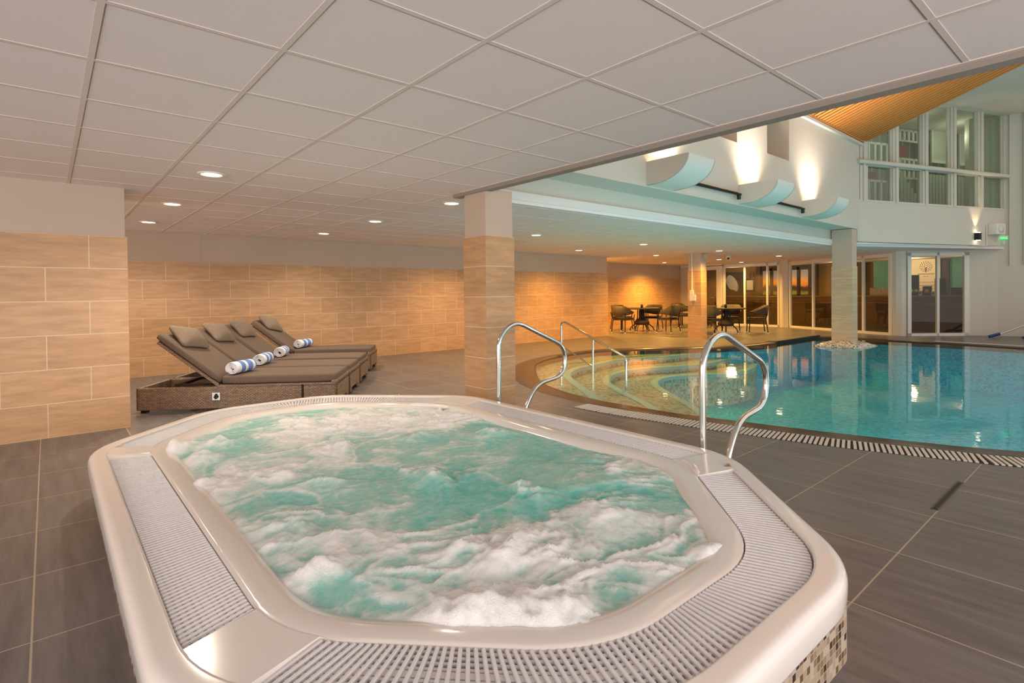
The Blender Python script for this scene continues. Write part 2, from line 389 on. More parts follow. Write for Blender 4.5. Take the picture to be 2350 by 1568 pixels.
# upper wall with two niches, built as pieces round the niches
b = MB(); ZB, ZT = 2.57, 4.56
b.bb(3.26, 13.86, 4.2, 4.9, ZB, 3.55)
for x0, x1 in ((3.26, 6.9), (8.28, 9.32), (10.19, 13.86)): b.bb(x0, x1, 4.2, 4.9, 3.55, ZT)
b.bb(6.9, 8.28, 4.75, 4.9, 3.55, ZT); b.bb(9.32, 10.19, 4.75, 4.9, 3.55, ZT)
b.bb(3.26, 14.2, 4.2, 4.9, ZT, 4.9)
struct(b.build('wall_upper', M['plaster_hall']))
b = MB(); b.bb(13.72, 13.86, 4.2, 4.62, 2.3, 2.57); b.bb(3.26, 14.03, 4.14, 4.2, 4.44, 4.50); struct(b.build('trim_3', M['plaster_hall']))

# timber slat soffit: eave at z 4.56 rising towards the viewer
SL = 0.34
b = MB()
b.add([(3.3, 4.2, 4.60), (14.06, 4.2, 4.60), (14.06, .2, 4.60+SL*4), (3.3, .2, 4.60+SL*4)], [(0, 1, 2, 3)], 1)
x = 14.02; L = math.hypot(4, 4*SL); d = Vector((0, -1, SL)).normalized(); sx = Vector((1, 0, 0)); sz = sx.cross(d)*-1
while x > 3.4:
    a = Vector((x, 4.18, 4.545)); c = a+Vector((0, -4, SL*4))
    b.box((a+c)/2, (.078, L, .035), 0, 0, Matrix((sx, d, sz)).transposed()); x -= .135
b.bb(3.3, 14.06, 4.13, 4.19, 4.515, 4.545, 0)
struct(b.build('ceiling_timber', [M['wood'], M['woodback']]))
# white sloping ceiling beyond the timber
ZH = 5.62
zf = lambda x, y: ZH
b = MB(); b.add([(14.04, 6.5, ZH), (26, 6.5, ZH), (26, 1.15, ZH), (14.04, 1.15, ZH), (26, .2, ZH+.33), (14.04, .2, ZH+.33)], [(0, 1, 2, 3), (3, 2, 4, 5)])
b.add([(14.04, 6.5, ZH+.4), (26, 6.5, ZH+.4), (26, .2, ZH+.5), (14.04, .2, ZH+.5)], [(3, 2, 1, 0)])
struct(b.build('ceiling_hall', M['plaster_hall']))

# band wall and upper window wall W
WA = Vector((13.86, 4.205, 0)); wd = Vector((math.cos(.37), -math.sin(.37), 0)); wn = Vector((-math.sin(.37), -math.cos(.37), 0))
def W(s, out=0.0, z=0.0): q = WA+wd*s+wn*out; return (q.x, q.y, z)
def wbox(mb, s0, s1, o0, o1, z0, z1, mi=0):
    p = [W(s0, o1)[:2], W(s1, o1)[:2], W(s1, o0)[:2], W(s0, o0)[:2]]; mb.prism(p, z0, z1, mi)
LW = 5.17
b = MB(); wbox(b, 0, LW, -.2, 0, 2.30, 3.22); b.prism([W(LW, 0)[:2], (18.72, 2.20), (18.9, 2.4), W(LW, -.2)[:2]], 2.30, 3.22)
struct(b.build('wall_gallery', M['plaster_hall']))
sW = lambda x: (x-13.86)/math.cos(.37)
win = empty('window_1', (0, 0, 0)); struct(win)
f = MB()
for a, c in ((0.0, sW(14.142)), (sW(14.838), sW(15.068)), (sW(15.756), sW(15.993)), (sW(16.679), sW(16.922)), (sW(17.604), sW(17.86)), (sW(18.528), sW(18.771)), (sW(18.9), 5.6)):
    top = max(zf(*W(a)[:2]), zf(*W(c)[:2]))+.05
    wbox(f, a+.03, c-.03, -.12, 0.0, 3.22, top); mid = (a+c)/2
    wbox(f, mid-.035, mid+.035, 0.0, .03, 3.22, top); wbox(f, a, c, -.10, -.04, 3.22, top)
f.tube([W(-.12, .07, 4.085), W(LW+.15, .07, 4.06)], .05, 12)
wbox(f, 0, 5.3, -.1, 0, 4.02, 4.12); wbox(f, 0, 5.3, -.1, .01, 3.20, 3.25)
f.build('window_frame', M['plaster_hall'], win)
f = MB()
for a, c in ((14.142, 14.838), (15.068, 15.756), (15.993, 16.679), (16.922, 17.604), (17.86, 18.528), (18.771, 18.9)):
    a, c = sW(a), sW(c)
    for s, zt in ((a, 0), ): pass
    pa, pc = W(a, -.07), W(c, -.07)
    g = MB(); g.add([(pa[0], pa[1], 3.25), (pc[0], pc[1], 3.25), (pc[0], pc[1], zf(pc[0], pc[1])), (pa[0], pa[1], zf(pa[0], pa[1]))], [(0, 1, 2, 3)])
    g.build('pane', M['glass_up'], win)
# gallery seen through the upper windows: slatted screens, pale blinds and brick-red panels
M['gal_wall'] = mat('gallery_wall', srgb(150, 160, 140), 0.8)
M['blind'] = mat('gallery_blind', srgb(190, 196, 178), 0.8); M['redpanel'] = mat('red_panel', srgb(150, 92, 82), 0.8)
b = MB(); wbox(b, -.5, 10, -2.3, -2.2, 3.1, 5.6); struct(b.build('wall_gallery_back', M['gal_wall']))
b = MB(); wbox(b, -.5, 10, -2.3, -.2, 3.0, 3.15); struct(b.build('floor_gallery', M['gal_wall']))
def gpanel(name, s0, s1, z0, z1, mt, label, cat, grp=None, slats=0, depth=-1.6):
    b = MB()
    if slats:
        n = int((s1-s0)/slats); wbox(b, s0, s1, depth, depth+.03, z1-.06, z1); wbox(b, s0, s1, depth, depth+.03, z0, z0+.05)
        for i in range(n+1): q = s0+i*(s1-s0)/n; wbox(b, q-.035, q+.035, depth, depth+.03, z0, z1)
    else: wbox(b, s0, s1, depth, depth+.03, z0, z1)
    return tag(b.build(name, mt), label, cat, grp)
M['rail_w'] = mat('rail_white', srgb(214, 218, 204), 0.6)
gpanel('slatted_screen', 2.38, 3.05, 3.2, 4.16, M['rail_w'], 'white slatted balustrade behind the lower left upper-floor pane', 'railing', slats=.17)
gpanel('slatted_screen', 2.38, 3.05, 4.5, 5.16, M['rail_w'], 'white slatted balustrade behind the top left upper-floor pane', 'railing', slats=.17)
gpanel('slatted_screen', 3.55, 4.25, 3.2, 3.70, M['rail_w'], 'low white balustrade behind the second lower upper-floor pane', 'railing', slats=.17)
gpanel('slatted_screen', 3.55, 4.25, 4.25, 4.82, M['rail_w'], 'white balustrade under the red panel in the second upper pane', 'railing', slats=.17)
gpanel('slatted_screen', 3.55, 4.40, 5.26, 5.6, M['rail_w'], 'tall white slatted screen at the top of the second upper pane', 'railing', slats=.17)
gpanel('slatted_screen', 4.75, 6.65, 5.3, 5.6, M['rail_w'], 'high white slatted screen above the two roller blinds', 'railing', slats=.17)
gpanel('slatted_screen', 7.05, 7.55, 4.72, 5.24, M['rail_w'], 'narrow white balustrade between two red panels in the right pane', 'railing', slats=.17)
gpanel('wall_panel', 2.38, 2.92, 4.19, 4.42, M['redpanel'], 'brick-red panel above the balustrade in the lower left upper-floor pane', 'panel', depth=-1.8)
gpanel('wall_panel', 3.58, 4.1, 4.86, 5.22, M['redpanel'], 'brick-red panel seen through the second upper pane from the left', 'panel', depth=-1.8)
gpanel('wall_panel', 7.1, 7.38, 5.27, 5.74, M['redpanel'], 'upper brick-red panel seen through the rightmost wide upper pane', 'panel', depth=-1.8)
gpanel('wall_panel', 7.1, 7.38, 4.2, 4.7, M['redpanel'], 'lower brick-red panel seen through the rightmost wide upper pane', 'panel', depth=-1.8)
M['amberdoor'] = mat('amber_door', srgb(176, 120, 30), 0.6)
gpanel('amber_doorway', 4.05, 4.36, 3.75, 4.22, M['amberdoor'], 'amber doorway seen through the second lower upper-floor pane', 'doorway', depth=-1.9)
for i, (s0, s1) in enumerate(((4.62, 5.38), (5.76, 6.42))):
    e = empty('roller_blind', (0, 0, 0), 0, ['pale roller blind behind the third upper pane', 'pale roller blind behind the fourth upper pane'][i], 'blind')
    b = MB(); wbox(b, s0, s1, -1.5, -1.46, 4.8, 5.74); b.build('fabric', M['blind'], e)
    b = MB(); wbox(b, s0-.05, s1+.05, -1.46, -1.42, 5.74, 5.80); wbox(b, s0-.05, s1+.05, -1.46, -1.42, 4.72, 4.8); wbox(b, s0-.05, s0, -1.46, -1.42, 4.8, 5.74); wbox(b, s1, s1+.05, -1.46, -1.42, 4.8, 5.74); b.build('frame', M['rail_w'], e)
for i, (s0, s1) in enumerate(((3.0, 3.85), (4.1, 5.0), (5.25, 6.1), (6.35, 7.25))):
    e = empty('vertical_blind', (0, 0, 0), 0, 'grey-green vertical strip blind behind the '+['second', 'third', 'fourth', 'fifth'][i]+' lower pane of the upper windows', 'blind')
    b = MB(); q = s0
    while q < s1:
        wbox(b, q, q+.10, -1.2, -1.18, 3.16, 4.32 if i else 3.16+.9*(1-(q-s0)/(s1-s0))+.25); q += .125
    wbox(b, s0, s1, -1.175, -1.165, 3.16, 3.2); b.build('strips', M['blind'], e)
b = MB(); wbox(b, 1.9, 9, -2.15, -2.1, 3.15, 5.6); 
q = 1.9
while q < 9: wbox(b, q, q+.05, -2.1, -2.06, 3.15, 5.6, 1); q += .3
struct(b.build('trim_6', [M['gal_wall'], M['blind']]))

for s__ in (2.6, 4.6, 6.6): lamp('POINT', 'gallery_fill', W(s__, -.7, 5.2), 10, (1, .97, .82), size=.25)  # fill lamps without fittings, added to brighten the gallery
# ------------------------------------------------------------------ glazed reception facade
FZ = 2.17
def facade(name, a, c, posts, glasspan, bar=.055, door=None):
    """frame posts given as fractions along a->c"""
    a = Vector(a+(0,)); c = Vector(c+(0,)); d = c-a; L = d.length; d.normalize(); n = Vector((-d.y, d.x, 0))
    e = struct(empty(name)); f = MB()
    def post(s, w): p = a+d*s; f.box((p.x, p.y, FZ/2), (w, .07, FZ), math.atan2(d.y, d.x))
    for s, w in posts: post(s*L, w)
    mid = (a+c)/2; ang = math.atan2(d.y, d.x)
    f.box((mid.x, mid.y, FZ-.04), (L, .07, .09), ang); f.box((mid.x, mid.y, .035), (L, .07, .07), ang)
    f.build('window_frame', M['white'], e)
    for s0, s1 in glasspan:
        p = a+d*(s0*L); q = a+d*(s1*L)
        g = MB(); g.add([(p.x, p.y, .07), (q.x, q.y, .07), (q.x, q.y, FZ-.08), (p.x, p.y, FZ-.08)], [(0, 1, 2, 3)]); g.build('pane', M['glass'], e)
    return e
F2a, F2b = (18.60, 9.97), (18.72, 8.05)
F3a, F3b = (18.72, 7.72), (17.02, 4.40)
F4a, F4b = (17.09, 4.09), (18.25, 3.02)
facade('window_2', F2a, F2b, [(.015, .07), (.40, .06), (.80, .06), (.985, .06)], [(0, .40), (.4, .8), (.8, 1)])
facade('window_3', F3a, F3b, [(.01, .07), (.275, .06), (.52, .06), (.765, .06), (.99, .09)], [(0, .275), (.275, .52), (.52, .765), (.765, 1)])
facade('window_4', F4a, F4b, [(.03, .09), (.49, .06), (.95, .13)], [(0, .49), (.49, 1)])
# door at the end of the terrace
e = struct(empty('door_1')); b = MB(); b.bb(18.55, 18.62, 10.0, 10.22, 0, FZ); b.bb(18.55, 18.62, 10.95, 11.05, 0, FZ); b.bb(18.55, 18.62, 10.22, 10.95, FZ-.16, FZ); b.bb(18.55, 18.62, 10.0, 11.7, FZ-.02, 2.3)
b.build('door_frame', M['white'], e)
b = MB(); b.bb(18.58, 18.6, 10.22, 10.95, .05, FZ-.16); b.build('door_leaf', M['glass'], e)
b = MB(); b.tube([(18.56, 10.3, 1.0), (18.5, 10.3, 1.0), (18.5, 10.45, 1.0)], .012, 6); b.build('door_handle', M['chrome'], e)
# plaster piers between the glazing and the right-hand wall
def wallseg(name, pts, z0, z1, th=.18, mt='plaster_hall'):
    n = len(pts); out = []
    for i, p in enumerate(pts):
        q0 = Vector(pts[max(i-1, 0)]); q1 = Vector(pts[min(i+1, n-1)]); d = (q1-q0).normalized(); nn = Vector((-d.y, d.x)); out.append((p[0]+nn.x*th, p[1]+nn.y*th))
    b = MB(); b.prism(list(pts)+out[::-1], z0, z1); return struct(b.build(name, M[mt]))
wallseg('wall_pier_1', [(18.68, 8.03), (18.62, 7.9), (18.66, 7.74)], 0, 2.3)
wallseg('wall_pier_2', [(17.0, 4.40), (16.96, 4.3), (16.98, 4.18), (17.06, 4.10)], 0, 2.3)
wallseg('wall_right', [(18.25, 3.02), (18.45, 2.75), (18.57, 2.5), (18.69, 2.02), (18.9, 1.0), (19.2, -.5), (19.2, -3)], 0, 6.6, .2)
wallseg('wall_pier_3', [(18.6, 11.72), (18.6, 11.0)], 0, 2.3, .1)
b = MB(); b.prism([F3a, F3b, (17.1, 4.4), (18.8, 7.72)], FZ, 2.3); b.prism([F4a, F4b, (18.33, 3.05), (17.15, 4.14)], FZ, 2.3); b.prism([F2a, F2b, (18.8, 8.05), (18.7, 9.97)], FZ, 2.3)
struct(b.build('wall_over_glazing', M['plaster_hall']))
b = MB(); z = 1.55
for i, (x, y) in enumerate(((18.60, 2.28), (18.66, 2.02))): b.box((x, y, 4.1), (.02, .05, 4.6), -1.25)
struct(b.build('trim_4', M['plaster_hall']))

# ------------------------------------------------------------------ reception room behind the glass
M['rec_wall'] = mat('reception_wall', srgb(150, 118, 70), 0.8); M['rec_dark'] = mat('reception_dark', srgb(60, 44, 28), 0.6)
M['rec_ceiling'] = mat('reception_ceiling', srgb(120, 106, 84), 0.8); M['counter'] = mat('counter_stone', srgb(150, 112, 66), 0.35); M['counterf'] = mat('counter_front', srgb(92, 66, 36), 0.5, noise_amt=.15, nscale=2)
M['logo_wall'] = mat('cream_wall', srgb(236, 220, 180), 0.8); M['bluegreen'] = mat('green_panel', srgb(90, 150, 130), 0.4)
b = MB(); b.bb(22.6, 22.8, -1, 13.2, 0, 2.6); struct(b.build('wall_reception', M['rec_wall']))
b = MB(); b.bb(18.7, 22.8, 13.0, 13.2, 0, 2.6); b.bb(19.1, 22.8, -1.2, -1.0, 0, 2.6); struct(b.build('wall_reception_side', M['rec_wall']))
b = MB(); b.prism([(18.9, 2.25), (22.7, -1.1), (22.7, 13.1), (18.62, 13.1), (18.75, 8), (18.75, 7.7), (17.15, 4.3), (18.35, 3.1)], 2.30, 2.36); struct(b.build('ceiling_reception', M['rec_ceiling']))
ct = empty('reception_counter', (0, 0, 0), 0, 'long reception counter with pale stone top behind the glass doors', 'counter')
cp = [(20.6, 11.2), (20.3, 9.0), (20.2, 6.8), (20.2, 4.5), (20.25, 2.6)]
def strip(mb, pts, w, z0, z1, off=0.0, mi=0):
    ps = [Vector(p) for p in pts]; n = len(ps); L_ = []; R_ = []
    for i, p in enumerate(ps):
        d = (ps[min(i+1, n-1)]-ps[max(i-1, 0)]).normalized(); nn = Vector((-d.y, d.x)); L_.append(tuple(p+nn*(off+w/2))); R_.append(tuple(p+nn*(off-w/2)))
    mb.prism(L_+R_[::-1], z0, z1, mi)
cpc = [(p.x, p.y) for p in catmull([c+(0,) for c in cp], 5)]
b = MB(); strip(b, cpc, .6, .0, 1.0); b.build('counter_front', M['counterf'], ct)
b = MB(); strip(b, cpc, .68, 1.0, 1.04); strip(b, cpc, .66, .80, .82); b.build('counter_top', M['counter'], ct)
# cream sign wall with its round tree emblem
b = MB(); b.bb(22.25, 22.4, 4.42, 5.35, 0, 2.3); struct(b.build('wall_sign', M['logo_wall']))
M['emblem'] = mat('emblem_brown', srgb(120, 82, 48), 0.6)
E_ = empty('wall_emblem', (22.24, 4.80, 1.98), 0, 'brown round tree emblem with small lettering on the cream wall behind the right glass door', 'emblem')
b = MB(); c0 = Vector((0, 0, 0))
for r_, n_ in ((.05, 6), (.11, 11), (.16, 16)):
    for i in range(n_):
        a = 2*PI*i/n_; b.box((0, r_*math.cos(a), r_*math.sin(a)), (.012, .035, .018), mat3=Matrix.Rotation(a+.6, 3, 'X'))
b.box((0, 0, -.11), (.012, .03, .16)); b.build('tree_crown', M['emblem'], E_)
b = MB()
for i in range(13): b.box((0, -.21+i*.035, -.25), (.01, .018, .03))
for i in range(4): b.box((0, -.06+i*.04, -.33), (.01, .02, .02))
for j in range(5):
    for i in range(24): b.box((0, -.42+i*.036, -.52-j*.11), (.008, .022, .012))
b.build('lettering', M['emblem'], E_)
b = MB(); b.bb(22.4, 22.5, 3.3, 4.2, .9, 2.3); tag(b.build('green_glass_panel', M['bluegreen']), 'blue-green glass panel right of the cream emblem wall', 'panel')
b = MB(); b.bb(22.4, 22.5, 5.75, 6.35, .9, 2.3); tag(b.build('green_glass_panel', M['bluegreen']), 'blue-green glass panel behind the glazing just right of the pool column', 'panel')
b = MB(); b.bb(22.3, 22.5, 4.2, 4.38, 0, 2.3); b.bb(22.3, 22.5, 8.2, 8.5, 0, 2.3); b.bb(22.3, 22.5, 10.36, 10.55, 0, 2.3); b.bb(22.3, 22.5, 6.6, 7.0, 0, 2.3); struct(b.build('trim_5', M['rec_dark']))
# sunset view through the reception window
def sunsetmat():
    mt, nt, bs = newmat('dusk_view'); g = N(nt, 'ShaderNodeNewGeometry'); sp = N(nt, 'ShaderNodeSeparateXYZ'); nt.links.new(g.outputs['Position'], sp.inputs[0])
    nz = N(nt, 'ShaderNodeTexNoise', Scale=2.2, Detail=5.0); nt.links.new(g.outputs['Position'], nz.inputs['Vector'])
    ad = N(nt, 'ShaderNodeMath', operation='MULTIPLY_ADD'); nt.links.new(nz.outputs['Fac'], ad.inputs[0]); ad.inputs[1].default_value = .35; nt.links.new(sp.outputs[2], ad.inputs[2])
    mr = N(nt, 'ShaderNodeMapRange'); mr.inputs['From Min'].default_value = 1.15; mr.inputs['From Max'].default_value = 2.3; nt.links.new(ad.outputs[0], mr.inputs['Value'])
    cr = N(nt, 'ShaderNodeValToRGB'); e = cr.color_ramp.elements; e[0].position = 0; e[0].color = srgb(70, 60, 20); e[1].position = 1; e[1].color = srgb(130, 125, 120)
    for p, c in ((.12, srgb(140, 130, 30)), (.22, srgb(60, 50, 24)), (.34, srgb(70, 50, 30)), (.42, srgb(230, 130, 40)), (.55, srgb(235, 150, 60)), (.7, srgb(170, 140, 120))): q = e.new(p); q.color = c
    nt.links.new(mr.outputs[0], cr.inputs[0]); nt.links.new(cr.outputs[0], bs.inputs['Base Color']); nt.links.new(cr.outputs[0], bs.inputs['Emission Color']); bs.inputs['Emission Strength'].default_value = .55
    return mt
M['dusk'] = sunsetmat()
e = struct(empty('window_5')); b = MB(); b.bb(22.52, 22.56, 8.5, 10.4, 1.05, 2.05); b.build('pane', M['dusk'], e)
b = MB()
for y in (8.5, 8.92, 9.45, 9.97, 10.4): b.bb(22.42, 22.56, y-.05, y+.05, 1.0, 2.15)
b.bb(22.42, 22.56, 8.45, 10.45, 2.05, 2.2); b.bb(22.42, 22.56, 8.45, 10.45, 1.0, 1.06); b.build('window_frame', M['rec_dark'], e)
# framed pictures left
p_ = empty('framed_picture', (0, 0, 0), 0, 'dark picture with a large pale rounded shape behind the left glazing', 'picture')
M['pic'] = mat('picture_dark', srgb(70, 62, 58), .5); M['picw'] = mat('picture_pale', srgb(190, 186, 178), .6)
b = MB(); b.bb(22.45, 22.5, 11.15, 12.1, .85, 2.05); b.build('canvas', M['pic'], p_)
b = MB(); pts = [(11.3, 1.55), (11.25, 1.75), (11.05, 1.85), (10.8, 1.78), (10.55, 1.6), (10.42, 1.35), (10.5, 1.15), (10.75, 1.2), (11.05, 1.27)]; pts = [(q.x, q.y) for q in catmull([(a, c, 0) for a, c in pts], 5, True)]
b.add([(22.43, 11.63+(y-10.85)*.62, z+.08) for y, z in pts], [tuple(range(len(pts)))]); b.build('pale_shape', M['picw'], p_)
p2 = empty('wall_frame', (0, 0, 0), 0, 'small dark frame with a pale face hanging right of the large picture', 'frame')
b = MB(); b.bb(22.4, 22.48, 10.65, 11.02, 1.2, 1.75); b.bb(22.4, 22.44, 10.82, 10.86, 1.75, 2.0); b.build('frame', M['black'], p2)
b = MB(); b.bb(22.38, 22.41, 10.70, 10.97, 1.27, 1.68); b.build('face', M['logo_wall'], p2)
# things on the counter
random.seed(3)
M['boxw'] = mat('box_cream', srgb(226, 214, 176), .6); M['boxd'] = mat('box_dark', srgb(52, 38, 26), .5)
items = [(20.1, 5.62, .34, .24, 'boxw', 'cream box on the counter just right of the pool column', 'box'), (20.1, 5.36, .22, .2, 'boxw', 'small cream carton next to the cream box on the counter', 'carton'),
         (20.1, 5.16, .2, .42, 'boxw', 'tall pale box at the right end of the third glazing', 'box'),
         (20.0, 4.66, .30, .28, 'boxd', 'dark tray of white wares at the left of the far right doors', 'tray'), (20.22, 4.68, .28, .62, 'boxd', 'tilted dark case standing behind the tray of white wares', 'case'),
         (20.0, 4.44, .09, .14, 'boxw', 'tiny white cube with a black dot between tray and clock', 'cube'), (20.0, 4.28, .2, .27, 'boxd', 'dark box with a round golden face on the counter', 'clock'),
         (20.0, 4.13, .09, .12, 'boxw', 'tiny white cube right of the golden clock', 'cube'), (20.1, 3.98, .26, .5, 'boxd', 'tall dark monitor behind the middle mullion of the right doors', 'monitor'),
         (20.1, 3.56, .34, .22, 'boxd', 'wide low dark basket at the right end of the counter', 'basket')]
for x, y, w_, h_, mk, lb, ct_ in items:
    e = empty('counter_'+ct_, (x, y, 1.04), 0, lb, ct_, )
    b = MB(); b.box((0, 0, h_/2), (.14, w_, h_)); b.build('body', M[mk], e, bevel=.008)
    if ct_ in ('tray',):
        b = MB()
        for i in range(3): b.lathe([(.0, 0), (.05, 0), (.05, .01), (0, .01)], (-.075, -.12+i*.12, h_*.5), 10, axis=Vector((1, 0, 0)))
        b.build('ware', M['boxw'], e)
    if ct_ in ('clock', 'cube'):
        b = MB(); b.lathe([(.0, 0), (w_*.3, 0), (w_*.3, .012), (0, .012)], (-.085, 0, h_*.5), 14, axis=Vector((1, 0, 0))); b.build('face', mat('gold_face', srgb(220, 170, 50), .4) if ct_ == 'clock' else M['black'], e)
    if ct_ in ('box', 'carton', 'monitor', 'case', 'basket'):
        b = MB(); b.box((-.074, 0, h_*.52), (.006, w_*.8, h_*.7)); b.build('front_panel', M['logo_wall'] if mk == 'boxw' else M['rec_dark'], e)
# reception lamps
M['panel_lamp'] = mat('reception_lamp', (1, 1, 1, 1), .4, emis=(1, .82, .5, 1), es=6)
RL = [(21.9, 11.5, 'leftmost, above the large dark picture'), (21.9, 10.95, 'second from the left above the picture edge'), (21.9, 9.75, 'above the left part of the dusk window'), (21.8, 8.6, 'above the right part of the dusk window'),
      (21.0, 7.6, 'just left of the pool column'), (21.2, 6.3, 'leftmost of the three right of the pool column'), (20.6, 5.95, 'middle of the three right of the pool column'), (21.6, 5.9, 'rightmost of the three right of the pool column')]
for x, y, w_ in RL:
    b = MB(); b.lathe([(0, 2.285), (.2, 2.285), (.22, 2.3), (0, 2.3)], (x, y, 0), 24)
    tag(b.build('reception_light', M['panel_lamp']), 'round glowing ceiling lamp behind the glazing, '+w_, 'ceiling light', 'reception ceiling lamps')
for x, y in ((21.5, 11.2), (21.3, 9.0), (21.2, 7.0), (21.2, 5.0), (20.8, 3.4)): lamp('POINT', 'reception_glow', (x, y, 2.1), 22, (1, .76, .42), size=.2)
lamp('SPOT', 'sign_wash', (21.4, 4.85, 2.25), 45, (1, .85, .6), rot=(0, math.radians(-52), 0), size=.05, cone=110)

# ------------------------------------------------------------------ recessed downlights: real 3 m x 1.85 m grid
DX = [1.05, 3.44, 6.46, 9.55, 12.65, 16.0]; DY = [5.04, 6.89, 8.72, 10.7]
desc = {(0, 0): 'nearest the tiled pier above the lounge', (0, 1): 'just behind the pier edge', (0, 2): 'closest to the back wall at the far left',
        (1, 0): 'just left of the near tiled column', (1, 1): 'in the middle of the lounge ceiling', (1, 2): 'above the back wall right of the loungers',
        (2, 1): 'first to the right of the near tiled column', (2, 2): 'beyond the near column close to the back wall', (3, 2): 'above the terrace wall before the recess', (3, 1): 'over the pool steps behind the white beam edge',
        (4, 2): 'in front of the recess left of the slim column', (4, 3): 'at the corner of the dining recess', (5, 3): 'deep in the recess over the left dining table',
        (4, 1): 'right beside the top of the slim column, nearer row', (5, 2): 'right beside the top of the slim column, farther row', (5, 1): 'in front of the reception glazing',
        (1, 3): '', (6, 2): 'close above the left reception glazing'}
LIGHTS = [(i, j) for (i, j) in desc if (i, j) not in ((1, 3),)]
DXX = DX+[18.2]
proto = None
for (i, j) in LIGHTS:
    x, y = DXX[i], DY[j] if not (i == 6) else 9.1
    lb = 'round recessed ceiling downlight '+desc[(i, j)]
    if proto is None:
        e = empty('ceiling_downlight', (x, y, ZC), 0, lb, 'ceiling light', 'recessed downlights')
        b = MB(); b.lathe([(.075, .004), (.078, -.006), (.1, -.008), (.105, .0), (.105, .006)], seg=28); b.build('trim_ring', M['white'], e)
        b = MB(); b.lathe([(0, -.002), (.076, -.002)], seg=28); b.build('lens', M['lens'], e)
        proto = e
    else:
        e = copy_tree(proto); e.location = (x, y, ZC); e['label'] = lb
    far = x > 9 or (i == 2)
    col = AMBER if x > 9 else ((1, .62, .30) if far else WARM)
    en = (420 if (i, j) in ((5, 3), (4, 3)) else 240) if x > 9 else (150 if far else 85)
    lamp('SPOT', 'downlight_beam', (x, y, ZC-.03), en, col, size=.06, cone=150, blend=.8)

# air ducts with uplights on the upper wall
def duct_profile(t):   # distance from wall, height
    return (.03+.58*math.sin(t*PI/2)**.9, 2.59+.31*(1-math.cos(t*PI/2)))
pos = ['nearest, largest in view, under the ceiling edge', 'the middle one of three', 'the farthest, beside the gallery windows']
for i, x0 in enumerate((5.89, 8.32, 10.735)):
    e = empty('air_duct', (x0, 4.2, 2.59), 0, 'curved white air scoop on the upper wall, '+pos[i], 'air duct', 'curved scoops on the upper wall')
    WD = .63; b = MB(); n = 14; bot = []; inn = []
    for k in range(n+1):
        t = k/n; a = t*PI/2
        yy = -.12-.48*math.sin(a)**1.0 if k else -.0; zz = .31*(1-math.cos(a)) if k else 0
        bot.append((yy, zz))
    bot = [(0, 0)]+[(-.12-.48*math.sin(k/n*PI/2)*1.0, .30*(1-math.cos(k/n*PI/2))) for k in range(n+1)]
    # underside sheet, end cheeks and inner wall
    vs = [(0, y, z) for y, z in bot]+[(WD, y, z) for y, z in bot]; q = len(bot)
    b.add(vs, [(k, k+1, q+k+1, q+k) for k in range(q-1)], 0, True)
    for x in (0, WD-.02):
        b.prism([(0, 0)], 0, 0) if False else None
        poly = bot+[(0, .30)]
        b.add([(x, y, z) for y, z in poly]+[(x+.02, y, z) for y, z in poly], [tuple(range(len(poly))), tuple(reversed(range(len(poly), 2*len(poly))))]+[(k, (k+1) % len(poly), len(poly)+(k+1) % len(poly), len(poly)+k) for k in range(len(poly))], 0)
    b.build('scoop', M['duct'], e)
    b = MB(); b.box((WD/2, -.12, .12), (.4, .12, .06)); b.build('uplight', M['lens'], e)
    ul = lamp('AREA', 'uplight_glow', (x0+WD/2, 4.2-.2, 2.59+.17), 34, (1, .86, .74), rot=(math.radians(180+16), 0, 0), size=.52, size_y=.12); ul.data.spread = math.radians(115)
for i, (x0, x1) in enumerate(((6.65, 8.25), (9.1, 10.66))):
    e = empty('wall_pipe', (0, 0, 0), 0, ['dark horizontal pipe on the upper wall between the first two air scoops', 'dark horizontal pipe on the upper wall between the last two air scoops'][i], 'pipe')
    b = MB(); b.tube([(x0, 4.13, 2.74), (x1, 4.13, 2.72)], .018, 8); b.bb(x0, x1, 4.17, 4.2, 2.73, 2.76); b.build('pipe', M['woodback'], e)
    b = MB(); b.lathe([(.0, -.05), (.03, -.05), (.03, .04), (0, .04)], (x1-.06, 4.13, 2.69), 10); b.build('fitting', M['black'], e)

# wall light, speaker, conduit, exit fitting on the gallery band
s_ = (17.527-13.86)/math.cos(.37)
e = empty('wall_light', W(s_, .0, 2.42), -.37, 'small black up-and-down wall light on the white band under the gallery windows', 'wall light')
b = MB(); b.box((0, -.06, .09), (.1, .1, .18)); b.build('housing', M['black'], e, bevel=.005)
for z in (-.005, .185):
    b = MB(); b.box((0, -.06, z), (.07, .07, .01)); b.build('lens', M['lens'], e)
q = W(s_, .09, 2.62); lamp('SPOT', 'wall_light_up', q, 26, (1, .66, .36), rot=(math.radians(180), 0, 0), size=.02, cone=60)
q = W(s_, .09, 2.38); lamp('SPOT', 'wall_light_down', q, 4, (1, .66, .36), size=.02, cone=70)
s_ = (18.12-13.86)/math.cos(.37)
e = empty('loudspeaker', W(s_, .0, 2.56), -.37, 'white box loudspeaker on the gallery band right of the wall light', 'speaker')
b = MB(); b.box((0, -.1, .14), (.34, .2, .27)); b.build('cabinet', M['white'], e, bevel=.01)
b = MB(); b.lathe([(0, 0), (.1, 0), (.1, .006), (0, .006)], (0, -.205, .14), 20, axis=Vector((0, -1, 0))); b.build('cone_grille', M['cable'], e)
b = MB(); b.tube([W((17.90-13.86)/math.cos(.37), .02, 2.80), W((17.90-13.86)/math.cos(.37), .02, 2.29)], .012, 6); b.tube([W((17.90-13.86)/math.cos(.37), .02, 2.292), W((17.4-13.86)/math.cos(.37), -.1, 2.285)], .012, 6)
tag(b.build('cable_conduit', M['cable']), 'thin white conduit running down the band beside the loudspeaker', 'conduit')
